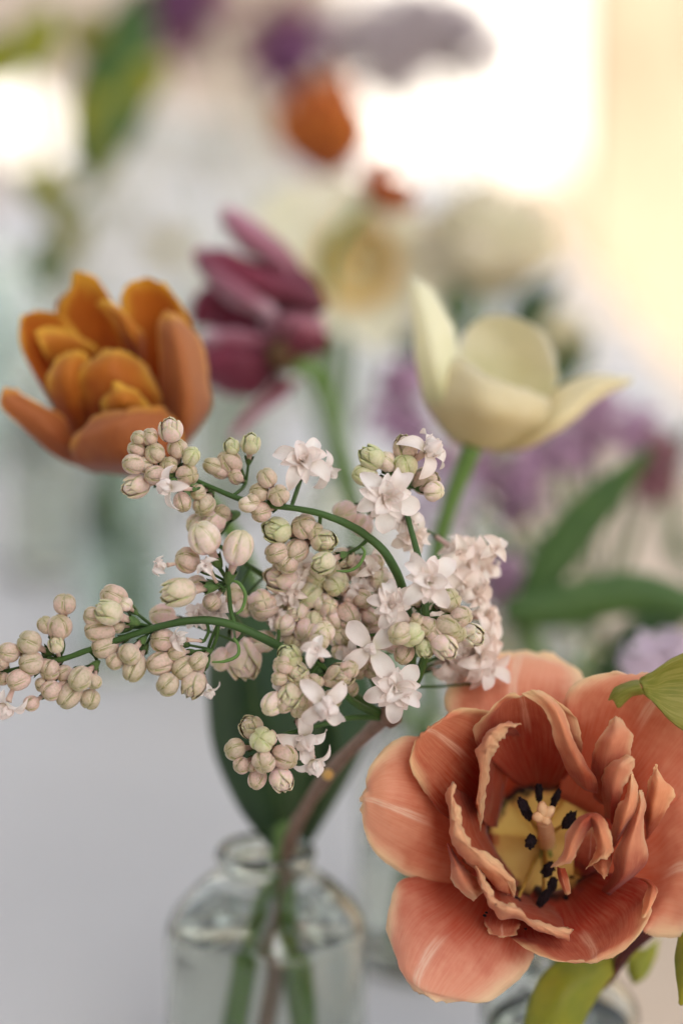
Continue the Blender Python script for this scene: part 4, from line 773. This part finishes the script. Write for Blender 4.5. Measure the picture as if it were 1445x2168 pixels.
LAV = gen_petal('p9', flat, lambda t: wid(t, .30, .55), .15, petal_mat('lavender_petal', L(.50, .40, .52), L(.62, .52, .62), L(.70, .62, .70)))
WINE = gen_petal('p10', flat, lambda t: wid(t, .30, .55), .15, M['wred'])
def corona(t, c, z, r, mat, hgt=.9, flare=1.25):
    vs, fs = lathe_mesh('c', [(.35, 0), (.8, .05), (.95, hgt*.5), (flare, hgt), (flare*.93, hgt*.97), (.85, hgt*.5), (.7, .1), (.02, .30)], 28, .08)
    o = link('corona', mesh('corona', vs, fs), M[mat], t); place(o, t, c-org(t), z, r)
def daffodil(x, y, D, r, z, me, cmat, vb, label, grp, cr_=.30):
    c = P(x, y, D); t = thing('daffodil', label, 'flower', c, grp); z = V3(*z); set_petals(t, c, z, r, me, 3, 0, 0); set_petals(t, c-z*.001, z, r, me, 3, .05, .5); corona(t, c, z, r*cr_, cmat)
    tp_ = vb+Vector((0, 0, .10)); stem_to(t, [c-z*.003, c-z*.018-UP*.01, c.lerp(tp_, .5)-z*.01, tp_, vb+Vector(((rnd()-.5)*.02, 0, .01))])
g1 = 'white daffodils behind the orange tulip'
daffodil(745, 560, .98, .041, (.15, -.1, 1), DAF_C, 'yolk', B6, 'cream daffodil with an orange cup left of the cream tulip', None, .36)
daffodil(660, 520, 1.04, .036, (-.2, .4, .9), DAF_C, 'gold', B6, 'pale cream daffodil above the plum tulip', None, .2)
daffodil(835, 600, 1.06, .034, (.5, -.1, .8), DAF_W, 'yolk', B6, 'white petalled daffodil beside the cream daffodil', None, .28)
daffodil(362, 525, 1.25, .026, (-.1, 0, 1), DAF_W, 'gold', B9, 'white daffodil with a yellow cup just above the orange tulip', g1, .22)
daffodil(245, 455, 1.45, .032, (-.3, .2, .9), DAF_W, 'white', B9, 'white flower left of the yellow cupped daffodil', g1)
daffodil(440, 330, 1.6, .034, (.2, .3, .9), DAF_W, 'white', B9, 'white flower above the plum tulip, paler than its neighbours', g1)
daffodil(310, 300, 1.7, .036, (0, .1, 1), DAF_W, 'white', B9, 'topmost white flower beside the lime leaves', g1)
daffodil(545, 385, 1.5, .028, (.3, .1, .9), DAF_W, 'white', B9, 'white flower left of the rust orange tulip', g1)
daffodil(470, 600, 1.5, .030, (0, -.1, .9), DAF_W, 'white', B9, 'white flower hidden behind the plum tulip', g1)
daffodil(180, 600, 1.6, .034, (0, -.1, .9), DAF_W, 'white', B9, 'lowest white flower left behind the orange tulip', g1)
def simple_flower(name, label, cat, x, y, D, z, vb, layers, grp=None, stemmat='stem_pale'):
    c = P(x, y, D); t = thing(name, label, cat, c, grp); z = V3(*z)
    for me, n, r, tilt, off in layers: set_petals(t, c, z, r, me, n, tilt, off)
    tp_ = vb+Vector((0, 0, .10)); stem_to(t, [c, c-z*.02-UP*.012, c.lerp(tp_, .5)-z*.01, tp_, vb+Vector(((rnd()-.5)*.02, 0, .01))], mat=stemmat); return t
simple_flower('rust_tulip', 'rust orange tulip against the bright white background', 'flower', 700, 388, 1.10, (-.12, .97, .15), B6, [(TUL_R, 3, .047, .04, 0), (TUL_R, 3, .048, -.05, .5), (TUL_R, 3, .042, .3, .2)])
simple_flower('rust_tulip', 'small rust red bloom right of the rust orange tulip', 'flower', 775, 432, .955, (.75, .55, .2), B6, [(TUL_R, 5, .020, .25, 0)])
simple_flower('peach_bud', 'small peach bud left of the rust orange tulip', 'flower', 585, 440, 1.15, (-.3, .8, .2), B6, [(ROSE, 4, .010, 0, 0)])
simple_flower('blush_rose', 'large blush cream rose behind the cream tulip', 'flower', 1030, 640, .96, (-.06, .9, .42), B7, [(ROSE2, 5, .044, -.2, 0), (ROSE2, 5, .046, -.40, .5), (ROSE, 5, .050, -.10, 0), (ROSE, 4, .055, -.3, .5)], 'blush roses')
simple_flower('blush_rose', 'smaller blush rose at the right of the large rose', 'flower', 1165, 740, 1.05, (.3, .1, .9), B7, [(ROSE2, 5, .022, .1, 0), (ROSE, 5, .018, -.15, 0)], 'blush roses')
simple_flower('dark_bloom', 'dark violet tulip at the top of the photo, left one', 'flower', 430, 45, 1.45, (-.5, .3, .6), B10, [(DARK, 6, .042, .3, 0), (DARK2, 5, .040, 0, 0)], 'dark violet blooms at the top')
simple_flower('dark_bloom', 'dark violet tulip at the top of the photo, drooping right one', 'flower', 575, 60, 1.45, (.4, -.7, .5), B10, [(DARK, 6, .044, .1, 0), (DARK2, 5, .036, 0, 0)], 'dark violet blooms at the top')
def lilac_blur(label, pts, D, me, vb, grp, n=11, r=.0075, sp=.012, name='violet_lilac'):
    c0 = P(pts[0][0], pts[0][1], D); t = thing(name, label, 'flower', c0, grp); b0 = org(t)
    tp_ = vb+Vector((0, 0, .09)); last = None
    for x, y in pts:
        c = P(x, y, D)
        for k in range(n):
            d = Vector([random.gauss(0, 1) for _ in range(3)]).normalized()*sp*(rnd()**.5)
            z = (d.normalized()-FW*.5).normalized(); f = bpy.data.objects.new('floret', QUAD[me.name]); C.objects.link(f); place(f, t, c+d-b0, z, r*(.7+rnd()*.5), rnd()*6)
        stem_to(t, [c, c.lerp(tp_, .35)+Vector((0, .004, -.006)), tp_], .0012, 'stem')
    stem_to(t, [tp_, vb+Vector((0, 0, .01))], .002, 'bark')
QUAD = {}
for me in (VIO, GREY, LAV, WINE):
    vs, fs, uv = [], [], []
    u0 = np.empty(len(me.loops)*2, dtype=np.float32); me.uv_layers[0].data.foreach_get('uv', u0); u0 = u0.reshape(-1, 2)
    uvv = [None]*len(me.vertices)
    for li, lp in enumerate(me.loops): uvv[lp.vertex_index] = tuple(u0[li])
    for k in range(4):
        m = Matrix.Rotation(k*math.pi/2, 4, 'Z'); o_ = len(vs); vs += [m @ v.co for v in me.vertices]; uv += uvv; fs += [tuple(i+o_ for i in p.vertices) for p in me.polygons]
    q = mesh('floret', vs, fs, uv); q.materials.append(me.materials[0]); QUAD[me.name] = q
g2 = 'violet lilac sprigs behind the cream tulip'
lilac_blur('violet lilac sprig left below the cream tulip', [(850, 810), (845, 900), (900, 960)], .90, VIO, B8, g2)
lilac_blur('violet lilac sprig right below the cream tulip', [(1020, 990), (1110, 1060), (1090, 1000), (1180, 960)], .88, VIO, B8, g2, sp=.010)
lilac_blur('violet lilac sprig at the tip of the long green leaf', [(1270, 880), (1230, 950), (1350, 930)], .90, VIO, B8, g2, sp=.010)
lilac_blur('wine red lilac cluster right of the long green leaf', [(1385, 1020), (1395, 960)], .90, WINE, B8, None, n=14, sp=.010)
lilac_blur('pale lavender lilac cluster above the coral tulip', [(1360, 1400), (1420, 1380)], .74, LAV, B8, None, n=14, r=.006, sp=.008)
lilac_blur('pale lavender lilac cluster between the green stems', [(960, 1040), (920, 1080)], .86, LAV, B8, None, n=12, sp=.009)
lilac_blur('deep violet lilac cluster right of the pale lilac sprig', [(1060, 1220), (1085, 1270)], .84, VIO, B8, None, n=10, sp=.006)
lilac_blur('greyish mauve lilac spray against the bright background at the top', [(790, 130), (850, 140), (875, 80), (965, 75), (820, 60), (910, 30), (750, 70), (1000, 100)], 1.45, GREY, B11, None, n=26, r=.012, sp=.022)
# greens
def blade(t, pts, wd, D0, mat, fold=.35, seed=0, ds=None):
    rows = []; n = len(pts)
    for i, (x, y) in enumerate(pts):
        a = pts[max(0, i-1)]; b = pts[min(n-1, i+1)]; dx, dy = b[0]-a[0], b[1]-a[1]; l = math.hypot(dx, dy) or 1; nx_, ny_ = -dy/l, dx/l
        t_ = i/(n-1); w_ = wd*(math.sin(math.pi*min(.97, .12+t_*.86))**.7); d = (ds[i] if ds else 0)
        q = D0*1000*w_/FPX*fold
        rows.append([(x+nx_*w_, y+ny_*w_, d+q), (x, y, d), (x-nx_*w_, y-ny_*w_, d+q)])
    leaf('x', rows, D0, mat, t, nu=9, nv=22, seed=seed)
tg = thing('long_leaves', 'long mid green tulip leaves right of the pale lilac', 'plant', P(1110, 1320, .80))
blade(tg, [(1100, 1330), (1150, 1220), (1210, 1130), (1290, 1040), (1375, 950)], 46, .80, 'leaf_mid', seed=11)
blade(tg, [(1065, 1290), (1150, 1290), (1250, 1268), (1350, 1255), (1440, 1275), (1540, 1330)], 48, .79, 'leaf_mid', seed=12)
blade(tg, [(1260, 1480), (1330, 1370), (1420, 1300), (1520, 1230)], 46, .84, 'leaf_dark', seed=13)
stem_to(tg, [P(1110, 1310, .80), P(1190, 1480, .84), B8+Vector((0, 0, .08)), B8+Vector((0, 0, .01))], .0028)
tg = thing('fern_frond', 'thin green leafy stem at the right edge of the photo', 'plant', P(1430, 1180, .95))
blade(tg, [(1460, 900), (1425, 1000), (1420, 1090), (1450, 1170)], 18, .95, 'leaf_mid', seed=14); blade(tg, [(1420, 1090), (1430, 1160), (1475, 1220)], 22, .95, 'leaf_mid', seed=15)
tg = thing('leafy_plant', 'dark green leaves around the large blush rose', 'plant', P(960, 760, 1.0))
for i, (pts, wd, mt) in enumerate([([(960, 780), (905, 740), (770, 700)], 34, 'leaf_dark'), ([(1000, 760), (960, 640), (900, 510)], 34, 'leaf_mid'), ([(1080, 760), (1120, 660), (1190, 590)], 40, 'leaf_dark'), ([(1170, 830), (1200, 770), (1250, 720)], 36, 'leaf_dark'), ([(990, 700), (975, 640), (985, 590)], 30, 'leaf_mid')]):
    blade(tg, pts, wd, 1.02, mt, seed=20+i)
stem_to(tg, [P(1000, 740, 1.0), P(1040, 900, 1.03), B7+Vector((0, 0, .09)), B7+Vector((0, 0, .01))], .002)
tg = thing('leafy_plant', 'tall lime and green leafy stem at the upper left', 'plant', P(120, 460, 1.15))
for i, (pts, wd, mt) in enumerate([([(190, 360), (225, 240), (265, 100), (300, -30)], 84, 'leaf_mid'), ([(170, 300), (220, 215), (300, 165), (360, 140)], 58, 'leaf_yel'), ([(200, 400), (215, 330), (240, 230)], 38, 'leaf_lime'), ([(130, 420), (90, 390), (40, 370)], 46, 'leaf_yel'), ([(120, 470), (110, 420), (90, 380)], 44, 'leaf_lime'), ([(60, 150), (80, 80), (110, 10)], 54, 'leaf_yel'), ([(-60, 170), (0, 120), (50, 80)], 56, 'leaf_yel'), ([(130, 560), (150, 500), (190, 450)], 36, 'leaf_lime'), ([(110, 620), (90, 560), (80, 500)], 34, 'leaf_mid'), ([(150, 100), (190, 60), (230, 60)], 44, 'leaf_lime')]):
    blade(tg, pts, wd, 1.15, mt, seed=30+i)
stem_to(tg, [P(270, 60, 1.15), P(200, 350, 1.15), P(125, 500, 1.2), P(115, 800, 1.3), B12+Vector((0, 0, .11)), B12+Vector((0, 0, .01))], .002)
stem_to(tg, [P(100, 20, 1.15), P(60, 200, 1.15), P(110, 430, 1.16), P(125, 560, 1.2)], .0015)
for k, (bb, dx) in enumerate(((B4, -.008), (B4, .006))):
    pass
tg = thing('bare_stems', 'pale green cut stems standing in the green tinted bottle', 'plant', B4+Vector((0, 0, .01)))
for dx, dy, tx in ((-.006, 0, -.02), (.004, .003, .012), (.0, -.004, .03)):
    stem_to(tg, [B4+Vector((-dx, dy, .01)), B4+Vector((dx*.5, dy, .10)), B4+Vector((tx, dy, .19))], .0022)
    blade_p = B4+Vector((tx, dy, .19))
blade(tg, [(240, 1200), (215, 1100), (240, 1000)], 20, 1.2, 'leaf_mid', seed=51)
